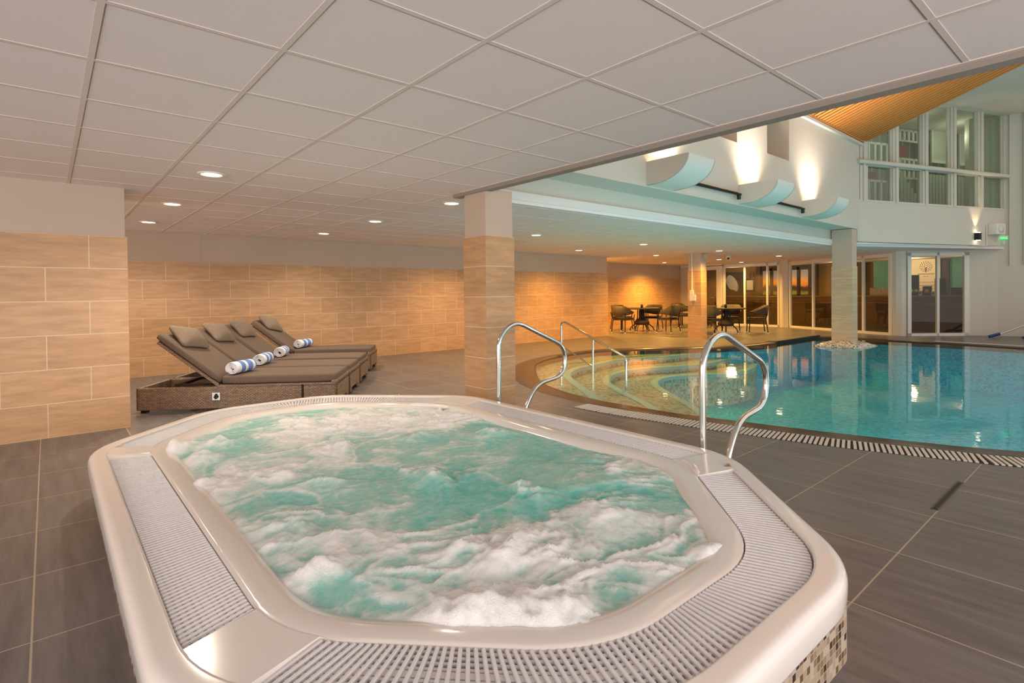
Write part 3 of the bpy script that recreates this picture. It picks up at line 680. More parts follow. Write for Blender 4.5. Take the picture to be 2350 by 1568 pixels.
s_ = (18.42-13.86)/math.cos(.37)
e = empty('emergency_light', W(s_, .0, 2.42), -.37, 'slim white emergency light with green lamp at the right end of the gallery band', 'emergency light')
b = MB(); b.box((0, -.05, .12), (.4, .06, .03)); b.box((-.17, -.03, .08), (.06, .06, .14)); b.build('housing', M['white'], e)
b = MB(); b.box((.05, -.05, .075), (.26, .03, .05)); b.build('green_lens', mat('green_lens', srgb(60, 150, 80), .3, emis=(.1, .8, .25, 1), es=1.2), e)
b = MB(); b.box((.06, -.03, -.03), (.06, .05, .07)); b.build('sensor', M['white'], e)

# items on the slim column
e = empty('socket_box', (12.83, 7.72, 1.03), 0, 'white socket boxes fed by a vertical conduit on the slim tiled column', 'socket')
b = MB(); b.box((-.015, .0, .03), (.03, .17, .16)); b.build('lower_box', M['white'], e, bevel=.004)
b = MB(); b.box((-.015, .03, .17), (.03, .11, .11)); b.build('upper_box', M['white'], e, bevel=.004)
b = MB(); b.tube([(-.012, .02, .22), (-.012, .02, 1.19)], .012, 6); b.build('conduit', M['cable'], e)
b = MB(); b.box((0, 0, .05), (.07, .1, .13)); tag(b.build('wall_sounder', M['plaster'], loc=(13.0, 7.46, 2.07)), 'small grey box at the top right of the slim tiled column', 'alarm')
e = empty('security_camera', (14.5, 7.63, ZC), 0, 'white dome security camera on the ceiling right of the slim column', 'camera')
b = MB(); b.lathe([(0, 0), (.06, 0), (.07, -.05), (.06, -.09), (.03, -.13), (0, -.14)], seg=18); b.build('dome', M['white'], e)
b = MB(); b.lathe([(0, 0), (.03, 0), (.03, .01), (0, .012)], (-.048, -.03, -.085), 14, axis=Vector((-1, -.5, -.3))); b.build('camera_lens', M['black'], e)
for i, (x, y) in enumerate(((2.82, 8.09), (6.98, 7.95))):
    b = MB(); b.lathe([(0, -.02), (.05, -.02), (.09, -.012), (.13, -.004), (.14, .0)], seg=24)
    tag(b.build('ceiling_vent', M['tbar'], loc=(x, y, ZC)), ['round pale ceiling vent above the loungers near the back wall', 'round pale ceiling vent just right of the near tiled column'][i], 'vent')
b = MB(); b.box((0, 0, 0), (.3, .02, .22)); tag(b.build('notice_board', M['white'], loc=(8.40, 9.93, 1.48)), 'white notice on the back wall, mostly hidden by the near tiled column', 'sign')

# ------------------------------------------------------------------ swimming pool
pool = empty('swimming_pool', (0, 0, 0), 0, 'large kidney-shaped indoor pool with turquoise mosaic and curved entry steps', 'swimming pool')
M['coping'] = mat('coping_tile', srgb(66, 52, 46), 0.28, noise_amt=.2, nscale=3)
PM = [(0, srgb(0, 190, 222)), (.3, srgb(0, 208, 236)), (.6, srgb(0, 164, 204)), (.8, srgb(50, 222, 240))]
M['pmos'] = mosaic('pool_mosaic', PM, .06, srgb(60, 212, 232), 'xy'); M['pmosw'] = mosaic('pool_wall_mosaic', PM, .035, srgb(60, 212, 232), 'sz')
M['smos'] = mosaic('step_mosaic', [(0, srgb(196, 200, 172)), (.35, srgb(160, 168, 142)), (.6, srgb(126, 140, 120)), (.8, srgb(206, 206, 182))], .05, srgb(198, 200, 178), 'xy')
M['smosw'] = mosaic('step_riser_mosaic', [(0, srgb(196, 200, 172)), (.35, srgb(160, 168, 142)), (.6, srgb(126, 140, 120)), (.8, srgb(206, 206, 182))], .05, srgb(198, 200, 178), 'sz')
M['nose'] = mat('step_nosing', srgb(170, 214, 204), .4)
b = MB()
DEEP = -1.0
b.loft([[(x, y, -.12) for x, y in INNER], [(x, y, DEEP) for x, y in INNER]], 1, True, False)
b.add([(x, y, DEEP) for x, y in INNER], [tuple(reversed(range(NP)))], 0)
b.build('basin', [M['pmos'], M['pmosw']], pool)
b = MB(); b.loft([[(x, y, -.0005) for x, y in OUTER], [(i[0]*.08+o[0]*.92, i[1]*.08+o[1]*.92, .002) for i, o in zip(INNER, OUTER)], [(i[0]*.9+o[0]*.1, i[1]*.9+o[1]*.1, -.012) for i, o in zip(INNER, OUTER)], [(x, y, -.03) for x, y in INNER], [(x, y, -.12) for x, y in INNER]], 0, True, True)
b.build('coping', M['coping'], pool)
collar.parent = pool; collar['label'] = 'speckled black and white mosaic collar round the column in the water'
# submerged steps
def nearest(p, lo, hi):
    return min(range(lo, hi), key=lambda k: (INNER[k][0]-p[0])**2+(INNER[k][1]-p[1])**2)
STEPS = [(-.13, [(4.80, 4.15), (5.17, 4.30), (5.27, 4.49), (5.7, 5.1), (6.1, 5.68), (6.47, 6.14), (6.9, 6.45), (7.26, 6.6), (7.75, 6.68), (8.5, 6.85), (9.1, 6.72), (9.8, 6.5), (10.55, 6.40)]),
         (-.26, [(4.82, 3.35), (5.4, 3.6), (5.94, 4.18), (6.37, 4.87), (6.83, 5.54), (7.16, 5.88), (7.71, 6.22), (8.34, 6.35), (8.96, 6.25), (9.64, 5.98), (10.5, 5.86), (11.4, 5.93)]),
         (-.39, [(4.93, 2.7), (5.9, 3.2), (6.75, 4.0), (7.34, 4.75), (7.9, 5.4), (8.38, 5.75), (8.92, 5.85), (9.5, 5.65), (10.1, 5.3), (11.0, 5.3), (12.0, 5.65)])]
for k, (z, pts) in reversed(list(enumerate(STEPS))):
    cv = [(p.x, p.y) for p in catmull([a+(0,) for a in pts], 7)]
    ia = nearest(cv[0], 0, 60); ic = nearest(cv[-1], 40, 110)
    poly = cv[1:-1]+[INNER[t] for t in range(ic, ia-1, -1)]
    s_o = MB(); s_o.prism(poly, DEEP if k == 2 else STEPS[k+1][0], z)
    for q in range(len(poly)): s_o.m[q] = 1
    s_o.build('step', [M['smos'], M['smosw']], pool)
    nb = MB(); ps = [Vector(p) for p in cv[1:-1]]
    L_, R_ = [], []
    for i, p in enumerate(ps):
        d = (ps[min(i+1, len(ps)-1)]-ps[max(i-1, 0)]).normalized(); nn = Vector((-d.y, d.x)); L_.append(p+nn*.11); R_.append(p-nn*.012)
    nb.add([(p.x, p.y, z+.004) for p in L_]+[(p.x, p.y, z+.004) for p in R_]+[(p.x, p.y, z-.06) for p in R_],
           [(i, i+1, len(L_)+i+1, len(L_)+i) for i in range(len(L_)-1)]+[(len(L_)+i, len(L_)+i+1, 2*len(L_)+i+1, 2*len(L_)+i) for i in range(len(L_)-1)])
    nb.build('step_nosing', M['nose'], pool)
# water surface
def watermat():
    mt = bpy.data.materials.new('pool_water'); mt.use_nodes = True; nt = mt.node_tree; nt.nodes.clear()
    o = N(nt, 'ShaderNodeOutputMaterial'); tr = N(nt, 'ShaderNodeBsdfTransparent'); tr.inputs[0].default_value = (.86, .99, 1.0, 1)
    gl = N(nt, 'ShaderNodeBsdfGlossy', Roughness=0.03)
    g = N(nt, 'ShaderNodeNewGeometry'); nz = N(nt, 'ShaderNodeTexNoise', Scale=5.0, Detail=3.0); nt.links.new(g.outputs['Position'], nz.inputs['Vector'])
    bp = N(nt, 'ShaderNodeBump', Strength=.12, Distance=.01); nt.links.new(nz.outputs['Fac'], bp.inputs['Height'])
    nt.links.new(bp.outputs[0], gl.inputs['Normal']); fs = schlick(nt, .02, 0, bp.outputs[0])
    mx = N(nt, 'ShaderNodeMixShader'); nt.links.new(fs, mx.inputs[0]); nt.links.new(tr.outputs[0], mx.inputs[1]); nt.links.new(gl.outputs[0], mx.inputs[2]); nt.links.new(mx.outputs[0], o.inputs[0])
    return mt
b = MB(); b.add([(x, y, -.03) for x, y in INNER], [tuple(reversed(range(NP)))]); b.build('water', watermat(), pool)
# overflow gratings: white slats along the near rim and the right-hand rim
M['grate_w'] = mat('grating_white', srgb(214, 206, 196), .5); M['grate_d'] = mat('grating_channel', srgb(44, 40, 38), .9)
def pathlen(pts): return sum((Vector(pts[i+1])-Vector(pts[i])).length for i in range(len(pts)-1))
def along(pts, step):
    out = []; acc = 0
    for i in range(len(pts)-1):
        a = Vector(pts[i]); c = Vector(pts[i+1]); L = (c-a).length
        while acc < L: out.append((a+(c-a)*acc/L, (c-a).normalized())); acc += step
        acc -= L
    return out
def pool_grate(name, idx, pitch, wdt, sign, label):
    path = [OUTER[i % NP] for i in idx]; e = MB(); d = MB()
    for p, t in along(path, pitch):
        n = Vector((-t.y, t.x))*sign; c = p+n*(wdt/2+.01)
        e.box((c.x, c.y, .002), (wdt, pitch*.58, .012), math.atan2(n.y, n.x))
    pl = [Vector(p) for p in path]; lo = []; hi = []
    for i, p in enumerate(pl):
        t = (pl[min(i+1, len(pl)-1)]-pl[max(i-1, 0)]).normalized(); n = Vector((-t.y, t.x))*sign; lo.append(p+n*.005); hi.append(p+n*(wdt+.015))
    d.add([(p.x, p.y, .0015) for p in lo]+[(p.x, p.y, .0015) for p in hi], [(i, i+1, len(lo)+i+1, len(lo)+i) if sign > 0 else (i, len(lo)+i, len(lo)+i+1, i+1) for i in range(len(lo)-1)])
    g = e.build(name, M['grate_w'], pool); d.build('drain_channel', M['grate_d'], pool); return g
pool_grate('overflow_grating', list(range(NP-18, NP))+list(range(0, 28)), .036, .24, 1, '')
pool_grate('overflow_grating', list(range(120, 140)), .05, .22, 1, '')
b = MB()
for i in range(40):
    t = i/39; x = 13.1+2.3*t; y = 5.80+.06*t; b.bb(x-.016, x+.016, y-.13, y+.10, -.03, .03)
b.build('overflow_grating', mat('grating_grey', srgb(120, 124, 118), .5), pool)
b = MB(); b.bb(12.98, 15.5, 5.62, 5.66, -.06, .035); b.bb(12.98, 15.5, 5.66, 5.95, -.03, .001); b.build('grating_edge', M['grate_d'], pool)
# underwater pool lamps; those on the near wall added to brighten the water
for i, (x, y) in enumerate(((7.0, -1.1), (10.5, -1.6), (13.8, -.5), (5.45, 1.1), (5.15, 2.3))):
    lamp('POINT', 'underwater_lamp', (x, y, -.6), 50, (.75, 1, 1), size=.15)

# pool step handrail
e = empty('step_handrail', (7.203, 6.27, -.26), 0, 'slim steel stair handrail standing in the pool entry steps', 'handrail')
def rp(x, y, z): return (x-7.203, y-6.27, z+.26)
b = MB(); b.tube(round_path([rp(7.785, 7.60, .16), rp(7.785, 7.60, .63), rp(7.70, 7.41, .645), rp(6.745, 5.22, .215), rp(6.735, 5.199, .18), rp(6.735, 5.199, -.28)], .07), .021, 10); b.build('upper_rail', M['chrome'], e)
b = MB(); b.tube([rp(7.785, 7.60, .16), rp(7.21, 6.285, -.08)], .019, 10); b.build('lower_rail', M['chrome'], e)
b = MB(); b.tube([rp(7.203, 6.27, .40), rp(7.203, 6.27, -.26)], .019, 10); b.build('post', M['chrome'], e)

# grab rails beside the hot tub
def grab(y, label):
    e = empty('grab_rail', (2.965, y, 0), 0, label, 'handrail', 'steel grab rails of the hot tub')
    b = MB(); X = lambda x: x-2.965
    pth = round_path([(0, 0, 0), (0, 0, .835), (X(3.16), 0, .965), (X(3.80), 0, .69), (X(3.78), 0, .42), (X(3.40), 0, .37), (X(3.26), 0, .15), (X(3.26), 0, 0)], .14, 8)
    b.tube(pth, .0205, 16); b.build('rail', M['chrome'], e)
    for x in (0, X(3.26)):
        b = MB(); b.lathe([(.021, .012), (.045, .010), (.048, 0)], (x, 0, 0), 20); b.build('base_flange', M['chrome'], e)
grab(3.655, 'polished steel grab rail beside the near tiled column')
grab(1.725, 'polished steel grab rail in front of the pool, the nearer of the pair')
# floor drain slot
b = MB(); b.bb(3.68, 4.3, .745, .765, .0005, .003, 0); b.bb(3.67, 4.31, .738, .745, .0005, .004, 1); b.bb(3.67, 4.31, .765, .772, .0005, .004, 1)
tag(b.build('floor_drain', [M['black'], M['coping']]), 'narrow dark slot drain set in the floor joint right of the hot tub', 'drain')
# cleaning poles at the right-hand wall
M['blue'] = mat('blue_plastic', srgb(30, 60, 130), .4)
e = empty('cleaning_pole', (17.75, 2.45, 0), 0, 'long pool cleaning pole with blue head lying against the right wall', 'pole')
b = MB(); b.tube([(0, 0, .04), (.75, -1.3, .75)], .016, 8); b.build('pole', M['chrome'], e)
b = MB(); b.tube([(-.06, .1, .03), (.05, -.09, .1)], .035, 8); b.build('head', M['blue'], e)
e = empty('pool_broom', (17.75, 1.95, 0), 0, 'blue pool brush lying at the right edge below the pole', 'brush')
b = MB(); b.tube([(0, 0, .03), (.3, -.6, .25)], .03, 8); b.tube([(.1, -.1, .03), (.5, -.4, .12)], .025, 8); b.build('brush_head', M['blue'], e)
b = MB(); b.tube([(.28, -.56, .24), (.6, -1.3, .5)], .016, 8); b.build('handle', M['chrome'], e)

# ------------------------------------------------------------------ hot tub
tub = empty('hot_tub', (1.53, 2.76, 0), 0, 'large white hot tub of bubbling turquoise water in the foreground', 'hot tub')
TX0, TX1, TY0, TY1 = .161-1.53, 2.9-1.53, .60-2.76, 4.92-2.76
CH = .90
def outline(d, r0=.23):
    """rounded octagon inset by d; constant point count; returns [(x,y,section)]"""
    x0, x1, y0, y1 = TX0+d, TX1-d, TY0+d, TY1-d; fl, fr_, br_, bl = [max(q-d*(2-math.sqrt(2)), .25) for q in (.80, .90, .96, .80)]
    vs = [(x0+fl, y0), (x1-fr_, y0), (x1, y0+fr_), (x1, y1-br_), (x1-br_, y1), (x0+bl, y1), (x0, y1-bl), (x0, y0+fl)]
    out = []; n = 8
    for i in range(n):
        p = Vector(vs[i]); a = Vector(vs[i-1]); q = Vector(vs[(i+1) % n]); la = (a-p).length; lq = (q-p).length
        r = r0; ra = min(r, la*.45); rq = min(r, lq*.45)
        A = p+(a-p).normalized()*ra; B = p+(q-p).normalized()*rq
        for k in range(9): t = k/8; out.append(tuple(A*(1-t)**2+p*2*t*(1-t)+B*t*t))
        # straight section to the next corner, 14 samples
        nx = Vector(vs[(i+2) % n]); ln = (q-p).length; rn = min(r, ln*.45); B2 = q+(p-q).normalized()*rn
        for k in range(1, 18): t = k/18; out.append(tuple(B+(B2-B)*t))
    return out
NT = len(outline(0))
per = 26     # points per corner+side
# channel segments (index ranges) where a grating sits; index 0 is at the first corner (x0+c, y0)
def seg(i, k): return (i*per+k) % NT
OM = outline(.188)
def near(x, y): return min(range(NT), key=lambda k: (OM[k][0]-(x-1.53))**2+(OM[k][1]-(y-2.76))**2)
def run(p, q):
    a, c = near(*p), near(*q)
    return [k % NT for k in range(a, c+1 if c >= a else c+NT+1)]
R1 = run((.47, 1.38), (2.58, 1.355)); R2 = run((2.71, 1.72), (2.70, 3.64)); R3 = run((2.59, 4.05), (.545, 4.02)); R4 = run((.345, 3.72), (.345, 1.68))
RUNS = [R1, R2, R3, R4]
inrun = [False]*NT
for R in RUNS:
    for i in R: inrun[i % NT] = True
M['acrylic'] = mat('white_acrylic', srgb(232, 223, 216), 0.16, spec=.5, coat=.3)
M['tubmos'] = mosaic('tub_mosaic', [(0, srgb(172, 150, 128)), (.28, srgb(134, 108, 82)), (.5, srgb(104, 78, 50)), (.66, srgb(188, 170, 150)), (.84, srgb(48, 36, 30)), (.93, srgb(150, 128, 104))], .0245, srgb(186, 168, 150), 'sz')
b = MB(); b.loft([[(x, y, 0) for x, y in outline(.032, .05)], [(x, y, .215) for x, y in outline(.032, .05)]], 0, True, False); b.build('mosaic_skirt', M['tubmos'], tub)
prof = [(.05, .205, 0), (.016, .198, 0), (.005, .202, 0), (0, .212, 0), (-.002, .262, 0), (.002, .280, 0), (.010, .292, 0), (.022, .299, 0), (.035, .301, 0), (.078, .302, 0), (.085, .299, 0), (.0875, .296, 1), (.088, .225, 1), (.288, .225, 1), (.2885, .283, 1), (.291, .287, 0), (.305, .290, 0), (.36, .288, 0), (.40, .278, 0), (.425, .25, 0), (.44, .2, 0), (.47, .05, 0), (.55, -.2, 0)]
rings = []
for d, z, flag in prof:
    o = outline(d); ring = []
    for i, (x, y) in enumerate(o):
        zz = z
        if .086 < d < .289 and not inrun[i]: zz = .299-(d-.087)*.045
        ring.append((x, y, zz))
    rings.append(ring)
b = MB(); b.loft(rings, 0, True, True); shell = b.build('shell', M['acrylic'], tub); shell.data.set_sharp_from_angle(angle=math.radians(50)); wm_ = shell.modifiers.new('wn', 'WEIGHTED_NORMAL'); wm_.keep_sharp = True; wm_.weight = 60
M['slat'] = mat('grate_plastic', srgb(226, 222, 222), .35)
oin, oout = outline(.284), outline(.092)
for R in RUNS:
    isleft = R is R4; R = [R[0]-1]+R+[R[-1]+1]; RUNS4 = R if isleft else None; g = MB(); P = [Vector(oin[i % NT]) for i in R]; Q = [Vector(oout[i % NT]) for i in R]
    mid = [(a+c)/2 for a, c in zip(P, Q)]; cum = [0]
    for i in range(1, len(mid)): cum.append(cum[-1]+(mid[i]-mid[i-1]).length)
    n = int(cum[-1]/.0235)
    def at(F, s):
        for i in range(1, len(cum)):
            if s <= cum[i]+1e-9: t = (s-cum[i-1])/max(cum[i]-cum[i-1], 1e-9); return F[i-1]+(F[i]-F[i-1])*t
        return F[-1]
    for k in range(n):
        s = (k+.5)*cum[-1]/n; a = at(P, s); c = at(Q, s); d = (c-a); L = d.length; mm = (a+c)/2; ang = math.atan2(d.y, d.x)
        g.box((mm.x, mm.y, .280), (L, .0115, .010), ang)
        # rounded crown of the slat
        g.box((mm.x, mm.y, .2865), (L-.004, .007, .004), ang)
    for j in range(9):
        f_ = .06+.88*j/8; pts = [tuple(at(P, cum[-1]*t/60)*(1-f_)+at(Q, cum[-1]*t/60)*f_)+((.2800 if R is RUNS4 else .2760),) for t in range(61)]
        wd_ = .022 if j == 4 else (.0125 if R is RUNS4 else .0095)
        for a, c in zip(pts[:-1], pts[1:]): g.beam(a, c, wd_, .007)
    g.build('overflow_grate', M['slat'], tub)
# small inserts on the rim
for i, (x, y) in enumerate(((2.42, 4.42), (2.68, 1.42))):
    b = MB(); b.lathe([(0, .004), (.012, .004), (.016, 0), (.018, .0)], (x-1.53, y-2.76, .302), 14); b.build('rim_plug', M['chrome'], tub)
# pillows / seams at the two far corners (moulded headrest bars)
for (xa, ya, xb, yb) in ((2.47, 3.70, 2.30, 4.02), (2.62, 1.66, 2.46, 1.46)):
    b = MB(); pts = []
    for k in range(9):
        t = k/8; bulge = math.sin(t*PI)*.03; pts.append((xa+(xb-xa)*t-1.53+bulge, ya+(yb-ya)*t-2.76, .285))
    b.tube(pts, .018, 10, rad=[.006]+[.018]*7+[.006]); b.build('moulded_ridge', M['acrylic'], tub)

# turbulent water: height field with foam, whose whiteness is an attribute of the water
def tubwater():
    blobs = [(-.93, 1.12, .10, .075), (-.86, .80, .09, .05), (-.62, -1.50, .12, .055), (-.42, -1.66, .10, .05), (-.85, -.95, .08, .04), (.25, -1.78, .10, .03), (-.98, .3, .09, .035)]
    o = outline(.345); xs = [p[0] for p in o]; ys = [p[1] for p in o]
    step = .0105; x0, x1, y0, y1 = min(xs), max(xs), min(ys), max(ys)
    nx = int((x1-x0)/step)+1; ny = int((y1-y0)/step)+1
    cc = [q-.345*.586 for q in (.80, .90, .96, .80)]
    def inside(x, y):      # signed distance (positive inside) to the octagon
        a0, a1, b0, b1 = x-x0, x1-x, y-y0, y1-y; r2_ = 1/math.sqrt(2)
        return min(a0, a1, b0, b1, (a0+b0-cc[0])*r2_, (a1+b0-cc[1])*r2_, (a1+b1-cc[2])*r2_, (a0+b1-cc[3])*r2_)
    jets = [(-.75, -.55, .16), (-.62, .25, .14), (-.3, -1.25, .15), (.35, -1.25, .15), (.72, -.75, .15), (.75, .1, .12), (.5, .95, .10), (-.1, 1.35, .12), (-.65, 1.1, .12), (.0, -.35, .16), (-.2, .45, .10), (.3, .35, .1), (.15, -.85, .12), (-.45,-.1,.14)]
    verts = []; foam = []; idx = {}
    fb = lambda x, y, z, o_=5: noise.fractal(Vector((x, y, z)), 1.0, 2.0, o_)
    for j in range(ny):
        for i in range(nx):
            x = x0+i*step; y = y0+j*step; dd = inside(x, y)
            if dd < -.01: continue
            wx = x+.22*fb(x*1.8, y*1.8, 3.1, 3); wy = y+.22*fb(x*1.8, y*1.8, 9.7, 3)
            big = fb(wx*1.4, wy*1.7, .3, 4); nv = fb(wx*2.0+.5*big, wy*2.6, 5.5, 3); v1 = max(0, 1-abs(nv)*4.5); nv2 = fb(wx*4.5, wy*5.5, 2.2, 3); v2 = max(0, 1-abs(nv2)*4.0)
            mid = fb(wx*3+x*7, wy*3+y*7, 6.6, 4); froth = max(0, 1-abs(fb(x*20+wx*2, y*20+wy*2, 3.3, 3))*3); fine = fb(x*40, y*40, 1.5, 3); veil = max(0, fb(wx*1.1+4, wy*1.1, 12.5, 3)+.25)
            jt = 0
            for jx, jy, jr in jets:
                q = ((x-jx)**2+(y-jy)**2)/(jr*jr)
                if q < 6: jt += math.exp(-q)
            jt = min(jt, 1.1)*max(0, .45+1.3*fb(wx*4, wy*4, 8.0, 4))
            bl = 0
            for bx, by, br_, bh in blobs:
                q = ((x-bx)**2+(y-by)**2)/(br_*br_)
                if q < 7: bl += bh*math.exp(-q)
            bl *= 1+.5*mid
            edge = max(0, 1-dd/.08)
            act = min(1, .25+jt+veil)
            h = .018*big+.016*v1*v1*act+.010*v2*v2*act+.006*mid*act+.048*jt+.0035*fine*act
            if dd < .09: h = h*max(0, dd/.09)-.042*max(0, min(1, 1-dd/.06))
            h += bl
            fo = .25+.50*veil+.22*big+.42*v1*v1*(.4+act)+.24*v2*v2*act+.30*mid*act+.36*jt+.10*fine+bl*12
            fo -= .16*max(0, min(1, (-y-.2)/.8))*max(0, min(1, (1.2-x)/.6)); h += .0045*froth*max(0, min(1, fo-.15))
            fo += .5*max(0, 1-abs(dd-.05)/.08)*max(0, fb(x*2.6, y*2.6, 4.4, 3)+.35)
            idx[(i, j)] = len(verts); verts.append((x, y, .262+h)); foam.append(max(0, min(1, fo)))
    faces = []
    for (i, j) in idx:
        if (i+1, j) in idx and (i, j+1) in idx and (i+1, j+1) in idx: faces.append((idx[(i, j)], idx[(i+1, j)], idx[(i+1, j+1)], idx[(i, j+1)]))
    me = bpy.data.meshes.new('bubbling_water'); me.from_pydata(verts, [], faces)
    at_ = me.attributes.new('foam', 'FLOAT', 'POINT'); at_.data.foreach_set('value', foam)
    for p in me.polygons: p.use_smooth = True
    mt, nt, bs = newmat('spa_water')
    a = N(nt, 'ShaderNodeAttribute', attribute_name='foam'); tc = N(nt, 'ShaderNodeTexCoord')
    n1 = N(nt, 'ShaderNodeTexNoise', Scale=16.0, Detail=10.0, Roughness=.72); n1.inputs['Distortion'].default_value = .8; nt.links.new(tc.outputs['Object'], n1.inputs['Vector'])
    n2 = N(nt, 'ShaderNodeTexNoise', Scale=170.0, Detail=4.0, Roughness=.75); nt.links.new(tc.outputs['Object'], n2.inputs['Vector'])
    m1 = N(nt, 'ShaderNodeMath', operation='MULTIPLY_ADD'); nt.links.new(n1.outputs['Fac'], m1.inputs[0]); m1.inputs[1].default_value = .85; nt.links.new(a.outputs['Fac'], m1.inputs[2])
    mr = N(nt, 'ShaderNodeMapRange'); mr.inputs['From Min'].default_value = .42; mr.inputs['From Max'].default_value = 1.22; nt.links.new(m1.outputs[0], mr.inputs['Value'])
    cr = N(nt, 'ShaderNodeValToRGB'); e = cr.color_ramp.elements; e[0].position = 0; e[0].color = srgb(106, 198, 188); e[1].position = 1; e[1].color = srgb(252, 250, 248)
    for p, c_ in ((.2, srgb(140, 210, 200)), (.4, srgb(168, 214, 204)), (.66, srgb(222, 236, 230))): q = e.new(p); q.color = c_
    nt.links.new(mr.outputs[0], cr.inputs[0]); nt.links.new(cr.outputs[0], bs.inputs['Base Color'])
    bs.inputs['Roughness'].default_value = .09; bs.inputs['Specular IOR Level'].default_value = .6
    ad = N(nt, 'ShaderNodeMath', operation='MULTIPLY_ADD'); nt.links.new(n2.outputs['Fac'], ad.inputs[0]); ad.inputs[1].default_value = .5; nt.links.new(n1.outputs['Fac'], ad.inputs[2])
    bp = N(nt, 'ShaderNodeBump', Strength=.75, Distance=.010); nt.links.new(ad.outputs[0], bp.inputs['Height']); nt.links.new(bp.outputs[0], bs.inputs['Normal'])
    me.materials.append(mt)
    ob = bpy.data.objects.new('bubbling_water', me); COL.objects.link(ob); ob.parent = tub
tubwater()

# ------------------------------------------------------------------ sun loungers
def wickermat(name, c1, c2, c3):
    mt, nt, bs = newmat(name); tc = N(nt, 'ShaderNodeTexCoord')
    sp = N(nt, 'ShaderNodeSeparateXYZ'); nt.links.new(tc.outputs['Object'], sp.inputs[0])
    ad = N(nt, 'ShaderNodeMath', operation='ADD'); nt.links.new(sp.outputs[0], ad.inputs[0]); nt.links.new(sp.outputs[1], ad.inputs[1])
    cbn = N(nt, 'ShaderNodeCombineXYZ'); nt.links.new(ad.outputs[0], cbn.inputs[0]); nt.links.new(sp.outputs[2], cbn.inputs[1])
    br = N(nt, 'ShaderNodeTexBrick'); br.inputs['Scale'].default_value = 1; br.inputs['Brick Width'].default_value = .034; br.inputs['Row Height'].default_value = .0135; br.inputs['Mortar Size'].default_value = .0022
    br.inputs['Color1'].default_value = c1; br.inputs['Color2'].default_value = c2; br.inputs['Mortar'].default_value = c3; nt.links.new(cbn.outputs[0], br.inputs['Vector'])
    nt.links.new(br.outputs['Color'], bs.inputs['Base Color']); bs.inputs['Roughness'].default_value = .6
    bp = N(nt, 'ShaderNodeBump', Strength=.6, Distance=.004); bp.invert = True; nt.links.new(br.outputs['Fac'], bp.inputs['Height']); nt.links.new(bp.outputs[0], bs.inputs['Normal'])
    return mt
M['wicker'] = wickermat('brown_wicker', srgb(178, 150, 124), srgb(146, 119, 96), srgb(78, 58, 44))
M['fabric'] = mat('taupe_fabric', srgb(110, 92, 79), .95, noise_amt=.12, nscale=60, bump=.2)
M['pillowf'] = mat('pillow_fabric', srgb(136, 118, 102), .95, noise_amt=.2, nscale=30, bump=.3)
def towelmat():
    mt, nt, bs = newmat('striped_towel'); tc = N(nt, 'ShaderNodeTexCoord'); sp = N(nt, 'ShaderNodeSeparateXYZ'); nt.links.new(tc.outputs['Object'], sp.inputs[0])
    cr = N(nt, 'ShaderNodeValToRGB'); cr.color_ramp.interpolation = 'CONSTANT'
    mr = N(nt, 'ShaderNodeMapRange'); mr.inputs['From Min'].default_value = -.17; mr.inputs['From Max'].default_value = .17; nt.links.new(sp.outputs[1], mr.inputs['Value'])
    e = cr.color_ramp.elements; e[0].position = 0; e[0].color = srgb(236, 236, 238); e[1].position = .22; e[1].color = srgb(110, 140, 205)
    for p, c_ in ((.42, srgb(236, 236, 238)), (.55, srgb(110, 140, 205)), (.8, srgb(236, 236, 238)), (.93, srgb(110, 140, 205))): q = e.new(p); q.color = c_
    nt.links.new(mr.outputs[0], cr.inputs[0]); nt.links.new(cr.outputs[0], bs.inputs['Base Color']); bs.inputs['Roughness'].default_value = .95
    return mt
M['towel'] = towelmat()
def softbox(mb, x0, x1, y0, y1, z0, z1, r=.03, M3=None, off=None, nx=14, ny=6, puff=.0):
    """rounded cushion"""
    cx_, cy_, cz_ = (x0+x1)/2, (y0+y1)/2, (z0+z1)/2; hx, hy, hz = (x1-x0)/2, (y1-y0)/2, (z1-z0)/2
    bm = bmesh.new(); bmesh.ops.create_cube(bm, size=2.0); bmesh.ops.subdivide_edges(bm, edges=bm.edges[:], cuts=7, use_grid_fill=True)
    vs = []
    for v in bm.verts:
        p = v.co.copy(); q = Vector((p.x*hx, p.y*hy, p.z*hz)); inner = Vector((max(-hx+r, min(hx-r, q.x)), max(-hy+r, min(hy-r, q.y)), max(-hz+r, min(hz-r, q.z))))
        d = q-inner
        if d.length > 1e-6: q = inner+d.normalized()*r if d.length > r else q
        q.z *= 1+puff*(1-p.x**2)*(1-p.y**2)*2
        q += Vector((cx_, cy_, cz_))
        if M3 is not None: q = M3 @ q
        if off is not None: q += off
        vs.append(tuple(q))
    mb.add(vs, [tuple(v.index for v in f.verts) for f in bm.faces], 0, True); bm.free()
LL, LWD = 2.03, .68       # frame length and width; local x from head to foot, local y away from the viewer
BA = math.radians(38); HX = .80
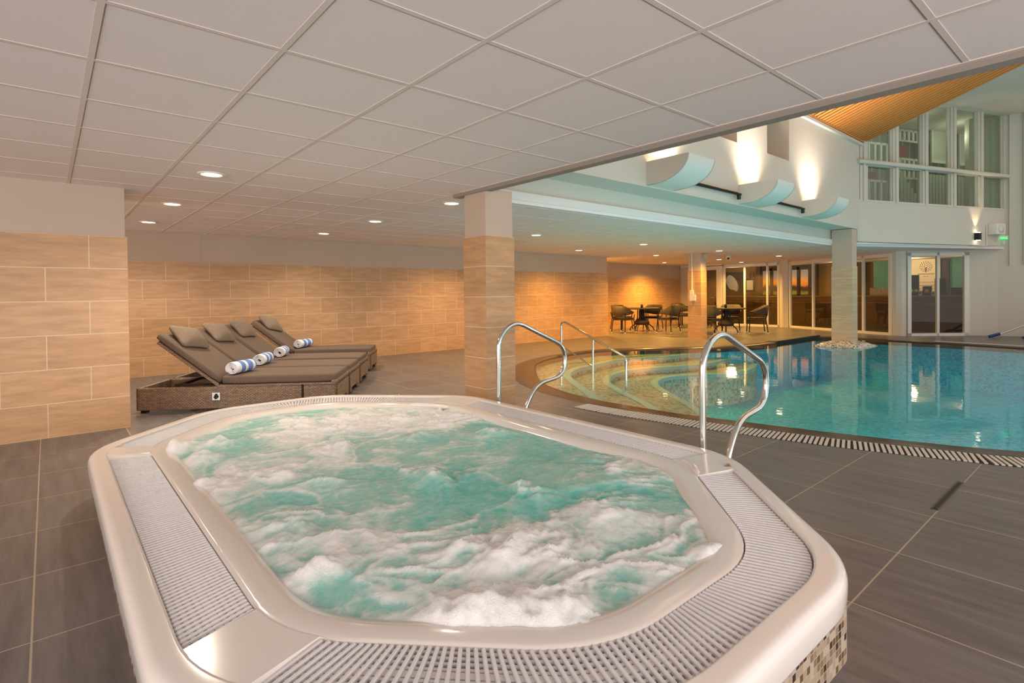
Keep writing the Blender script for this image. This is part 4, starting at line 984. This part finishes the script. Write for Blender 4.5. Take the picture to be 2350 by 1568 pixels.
def make_lounger():
    e = empty('sun_lounger'); b = MB()
    b.bb(0, LL, 0, .035, .03, .26); b.bb(0, LL, LWD-.035, LWD, .03, .26); b.bb(0, .035, 0, LWD, .03, .26)
    b.bb(LL-.035, LL, 0, LWD, .07, .28); b.bb(LL-.035, LL, 0, .12, .03, .08); b.bb(LL-.035, LL, LWD-.12, LWD, .03, .08); b.bb(LL-.06, LL, 0, LWD, .26, .30)
    b.bb(HX, LL, .0, LWD, .24, .275); b.build('wicker_frame', M['wicker'], e, bevel=.006)
    b = MB(); b.bb(LL-.37, LL-.345, -.003, .02, .03, .262); b.build('corner_strap', M['woodback'], e)
    for x in (.06, LL-.06):
        for y in (.05, LWD-.05):
            b = MB(); b.bb(x-.03, x+.03, y-.025, y+.025, 0, .03); b.build('foot', M['black'], e)
    # raised back
    ca, sa = math.cos(BA), math.sin(BA)
    R = Matrix(((-ca, 0, sa), (0, 1, 0), (sa, 0, ca)))     # local u up the back, v across, w off the surface
    off = Vector((HX, 0, .27))
    b = MB(); b.box(tuple(R @ Vector((.38, LWD/2, .0))+off), (.76, LWD-.06, .035), 0, 0, R); b.build('back_frame', M['wicker'], e, bevel=.005)
    b = MB(); softbox(b, 0.0, .80, .01, LWD-.01, .02, .10, .03, R, off); b.build('back_mattress', M['fabric'], e)
    b = MB(); softbox(b, HX+.04, LL-.01, .01, LWD-.01, .275, .375, .03); b.build('seat_mattress', M['fabric'], e)
    b = MB(); b.bb(.35, .40, .06, LWD-.06, .26, .29); b.bb(.40, .78, .08, .11, .262, .285); b.bb(.40, .78, LWD-.11, LWD-.08, .262, .285); b.build('support_bar', M['woodback'], e)
    b = MB(); b.bb(.755, .835, -.012, 0, .12, .20); b.build('hinge_plate', M['chrome'], e)
    b = MB(); b.tube([(.795, -.02, .185), (.78, -.025, .15), (.795, -.025, .135), (.81, -.025, .15), (.795, -.02, .185)], .007, 6); b.build('lever', M['black'], e)
    return e
la = math.radians(-34.42)
nn_ = Vector((-math.sin(la), math.cos(la)))
L1 = Vector((.687, 6.83))
SPOT = [(L1, 'wicker sun lounger nearest the hot tub with lever plate on its side'), (L1+nn_*.735, 'wicker sun lounger second from the hot tub'),
        (Vector((1.56, 8.13)), 'wicker sun lounger third from the hot tub'), (Vector((2.05, 9.20))+Vector((.18, -.02)), 'wicker sun lounger farthest back against the tiled wall')]
lg = make_lounger()
ca, sa = math.cos(BA), math.sin(BA); Rb = Matrix(((-ca, 0, sa), (0, 1, 0), (sa, 0, ca)))
def make_pillow():
    b = MB(); softbox(b, -.14, .14, -.21, .21, -.055, .055, .05, puff=.25)
    vs = []
    for (x, y, z) in b.v:
        q = (abs(x)/.14)**2*(abs(y)/.21)**2; vs.append((x*(1+.10*q), y*(1+.08*q), z*(1-.55*max((abs(x)/.14)**3, (abs(y)/.21)**3))))
    b.v = vs; e = b.build('pillow', M['pillowf']); return e
pl = make_pillow()
pf = MB(); pf.box((.0, 0, 0), (.30, .40, .012)); flap0 = None
def make_towel():
    e = empty('rolled_towel')
    b = MB(); n = 70; pts = []
    for k in range(n):
        t = k/(n-1); a = t*PI*2*3.6; r = .014+.058*t; pts.append((r*math.cos(a), r*math.sin(a)*.92))
    vs = []; S = 13
    for s in range(S+1):
        y = -.17+.34*s/S; q = 1-.06*abs(2*s/S-1)**4
        for (x, z) in pts: vs.append((x*q, y, z*q+.066))
    b.add(vs, [(s*n+k, s*n+k+1, (s+1)*n+k+1, (s+1)*n+k) for s in range(S) for k in range(n-1)], 0, True)
    o = b.build('towel_roll', M['towel'], e); sm = o.modifiers.new('thick', 'SOLIDIFY'); sm.thickness = .008
    return e
tw = make_towel()
names = ['nearest', 'second', 'third', 'farthest']
for i, (p, lb) in enumerate(SPOT):
    e = lg if i == 0 else copy_tree(lg)
    e.location = (p.x, p.y, 0); e.rotation_euler[2] = la; tag(e, lb, 'sun lounger', 'wicker sun loungers in the lounge')
    def loc2w(v): return (p.x+v.x*math.cos(la)-v.y*math.sin(la), p.y+v.x*math.sin(la)+v.y*math.cos(la), v.z)
    q = Rb @ Vector((.62, .30+.03*(i % 2), .145))+Vector((HX, 0, .27))
    o = pl if i == 0 else pl.copy()
    if i: COL.objects.link(o)
    o.location = loc2w(q); o.rotation_euler = (0, 0, 0)
    o.rotation_mode = 'QUATERNION'; o.rotation_quaternion = (Matrix.Rotation(la, 3, 'Z') @ Rb @ Matrix.Rotation([.25, .15, .1, .3][i], 3, 'Z') @ Matrix.Rotation(-.18, 3, 'Y')).to_quaternion()
    tag(o, 'taupe square pillow on the raised back of the '+names[i]+' lounger', 'pillow', 'pillows on the loungers')
    t = tw if i == 0 else copy_tree(tw)
    v = Vector((HX+[.18, .16, .13, .12][i], [.2, .22, .25, .3][i], .375)); t.location = loc2w(v); t.rotation_euler[2] = la+[-.25, .0, .1, -.3][i]
    tag(t, 'rolled white towel with blue stripes on the '+names[i]+' lounger', 'towel', 'rolled towels on the loungers')

# ------------------------------------------------------------------ dining sets
M['wick2'] = mat('dark_wicker', srgb(54, 42, 34), .6, noise_amt=.3, nscale=90, bump=.4)
M['legm'] = mat('dark_metal', srgb(48, 38, 30), .4, .4); M['seatc'] = mat('dark_cushion', srgb(40, 32, 28), .8); M['foot'] = mat('bright_foot_cap', srgb(238, 230, 216), .25)
def make_chair():
    e = empty('wicker_armchair')
    b = MB(); n = 24; ins = []
    rings = [[], [], [], []]
    for k in range(n+1):
        a = math.radians(-118+236*k/n); c = abs(a)/math.radians(118)
        flare = .03; rx, ry = .27, .27
        top = .81-.19*max(0, (c-.40)/.60)**.8; bot = .50+.08*c
        f_ = (abs(math.cos(a))**3.2+abs(math.sin(a))**3.2)**(-1/3.2); dx, dy = -math.cos(a)*f_, math.sin(a)*f_
        
        for r, (sc_, z) in enumerate(((1.0, bot), (1.10, top), (1.04, top+.006), (.95, bot))): rings[r].append((dx*rx*sc_, dy*ry*sc_, z))
    b.loft(rings+[rings[0]], 0, False, True); b.build('backrest', M['wick2'], e)
    b = MB(); b.box((.02, 0, .405), (.46, .47, .035)); b.build('seat', M['wick2'], e, bevel=.01)
    b = MB(); softbox(b, -.19, .24, -.215, .215, .422, .462, .02); b.build('cushion', M['seatc'], e)
    for sx_ in (-1, 1):
        for sy_ in (-1, 1):
            b = MB(); topx = -.2 if sx_ < 0 else .22; z1 = .56 if sx_ > 0 else .6
            b.tube([(topx*1.25 if sx_ < 0 else topx*1.12, sy_*.25, .02), (topx, sy_*.22, .42), (topx*(1.15 if sx_ < 0 else 1.0), sy_*.25, z1)], .014, 8)
            l_ = b.build('leg', M['legm'], e)
            b = MB(); b.lathe([(0, 0), (.019, 0), (.02, .03), (.015, .035)], (topx*1.25 if sx_ < 0 else topx*1.12, sy_*.25, 0), 10); b.build('foot_cap', M['foot'], l_)
    return e
def make_table():
    e = empty('dining_table')
    b = MB(); b.lathe([(0, .70), (.5, .70), (.53, .705), (.535, .725), (.525, .74), (0, .74)], seg=40); b.build('table_top', M['wick2'], e)
    b = MB(); b.lathe([(0, .70), (.055, .70), (.06, .5), (.10, .42), (.19, .36), (.23, .30), (.21, .22), (.1, .22), (0, .3)], seg=20); b.build('pedestal', M['wick2'], e)
    for k in range(6):
        a = 2*PI*k/6+.2; c, s_ = math.cos(a), math.sin(a); b = MB()
        b.tube([(.12*c, .12*s_, .68), (.13*c, .13*s_, .45), (.2*c, .2*s_, .25), (.33*c, .33*s_, .14), (.38*c, .38*s_, .02)], .017, 8); l_ = b.build('leg', M['legm'], e)
        b = MB(); b.lathe([(0, 0), (.02, 0), (.021, .03), (.015, .035)], (.38*c, .38*s_, 0), 10); b.build('foot_cap', M['foot'], l_)
    return e
tb = make_table(); ch = make_chair(); used = {'t': False, 'c': False}
def put(kind, proto_, x, y, rz, label, cat, grp):
    o = proto_ if not used[kind] else copy_tree(proto_)
    used[kind] = True; o.location = (x, y, 0); o.rotation_euler[2] = rz; tag(o, label, cat, grp); return o
TAB = [((13.95, 10.15), 'left of the slim tiled column in the amber recess'), ((14.95, 7.95), 'right of the slim tiled column'), ((17.0, 9.95), 'hidden mostly behind the slim tiled column')]
rtv = math.atan2(-.65, .76); fwv = math.atan2(.76, .65)     # directions to the right and away, in the room
for k, ((x, y), w_) in enumerate(TAB):
    put('t', tb, x, y, .3*k, 'round dark wicker dining table '+w_, 'table', 'round dining tables')
def chair_at(k, right, away, lb):
    (x, y), w_ = TAB[k]
    cx_ = x+math.cos(rtv)*right+math.cos(fwv)*away; cy_ = y+math.sin(rtv)*right+math.sin(fwv)*away
    put('c', ch, cx_, cy_, math.atan2(y-cy_, x-cx_)+(.25 if right*away > 0 else -.25)*.6, lb, 'chair', 'wicker dining armchairs')
chair_at(0, -.66, -.42, 'dark wicker armchair at the left table, front left'); chair_at(0, -.50, .62, 'dark wicker armchair at the left table, back left against the amber wall')
chair_at(0, .66, -.55, 'dark wicker armchair at the left table, front right'); chair_at(0, .50, .60, 'dark wicker armchair at the left table, back right')
chair_at(1, -.64, -.5, 'dark wicker armchair just right of the slim column, front left of its table'); chair_at(1, -.35, .75, 'dark wicker armchair behind the right-hand table, left of centre')
chair_at(1, .42, .68, 'dark wicker armchair behind the right-hand table with its back to the glazing'); chair_at(1, .86, -.10, 'dark wicker armchair at the far right of the right-hand table')
chair_at(2, -.72, -.1, 'dark wicker armchair just left of the slim column, front one of the pair'); chair_at(2, -.45, .7, 'dark wicker armchair just left of the slim column, partly hidden behind the other')
for k, ((x, y), w_) in enumerate(TAB[:2]):
    b = MB(); b.lathe([(0, 0), (.035, 0), (.035, .09), (.02, .11), (0, .11)], (x, y, .74), 14); tag(b.build('menu_holder', M['legm']), 'small dark holder on the '+['left', 'right-hand'][k]+' dining table', 'holder')

# unseen window frames, made up to dress the fill lamps behind and at the left
for nm, a, c, n in (('window_added_rear', (-3.0, -3.15), (4.2, -3.15), 5), ('window_added_left', (-4.1, -2.8), (-4.1, 5.6), 6), ('window_added_lounge', (-4.1, 7.1), (-4.1, 9.9), 2)):
    e = struct(empty(nm)); f = MB(); A = Vector(a); Cc = Vector(c); d = (Cc-A); ang = math.atan2(d.y, d.x)
    for i in range(n+1): p = A+d*i/n; f.box((p.x, p.y, 1.12), (.06, .06, 2.24), ang)
    mid = (A+Cc)/2
    for z in (.04, 2.22): f.box((mid.x, mid.y, z), (d.length, .06, .06), ang)
    f.build('window_frame', M['white'], e)
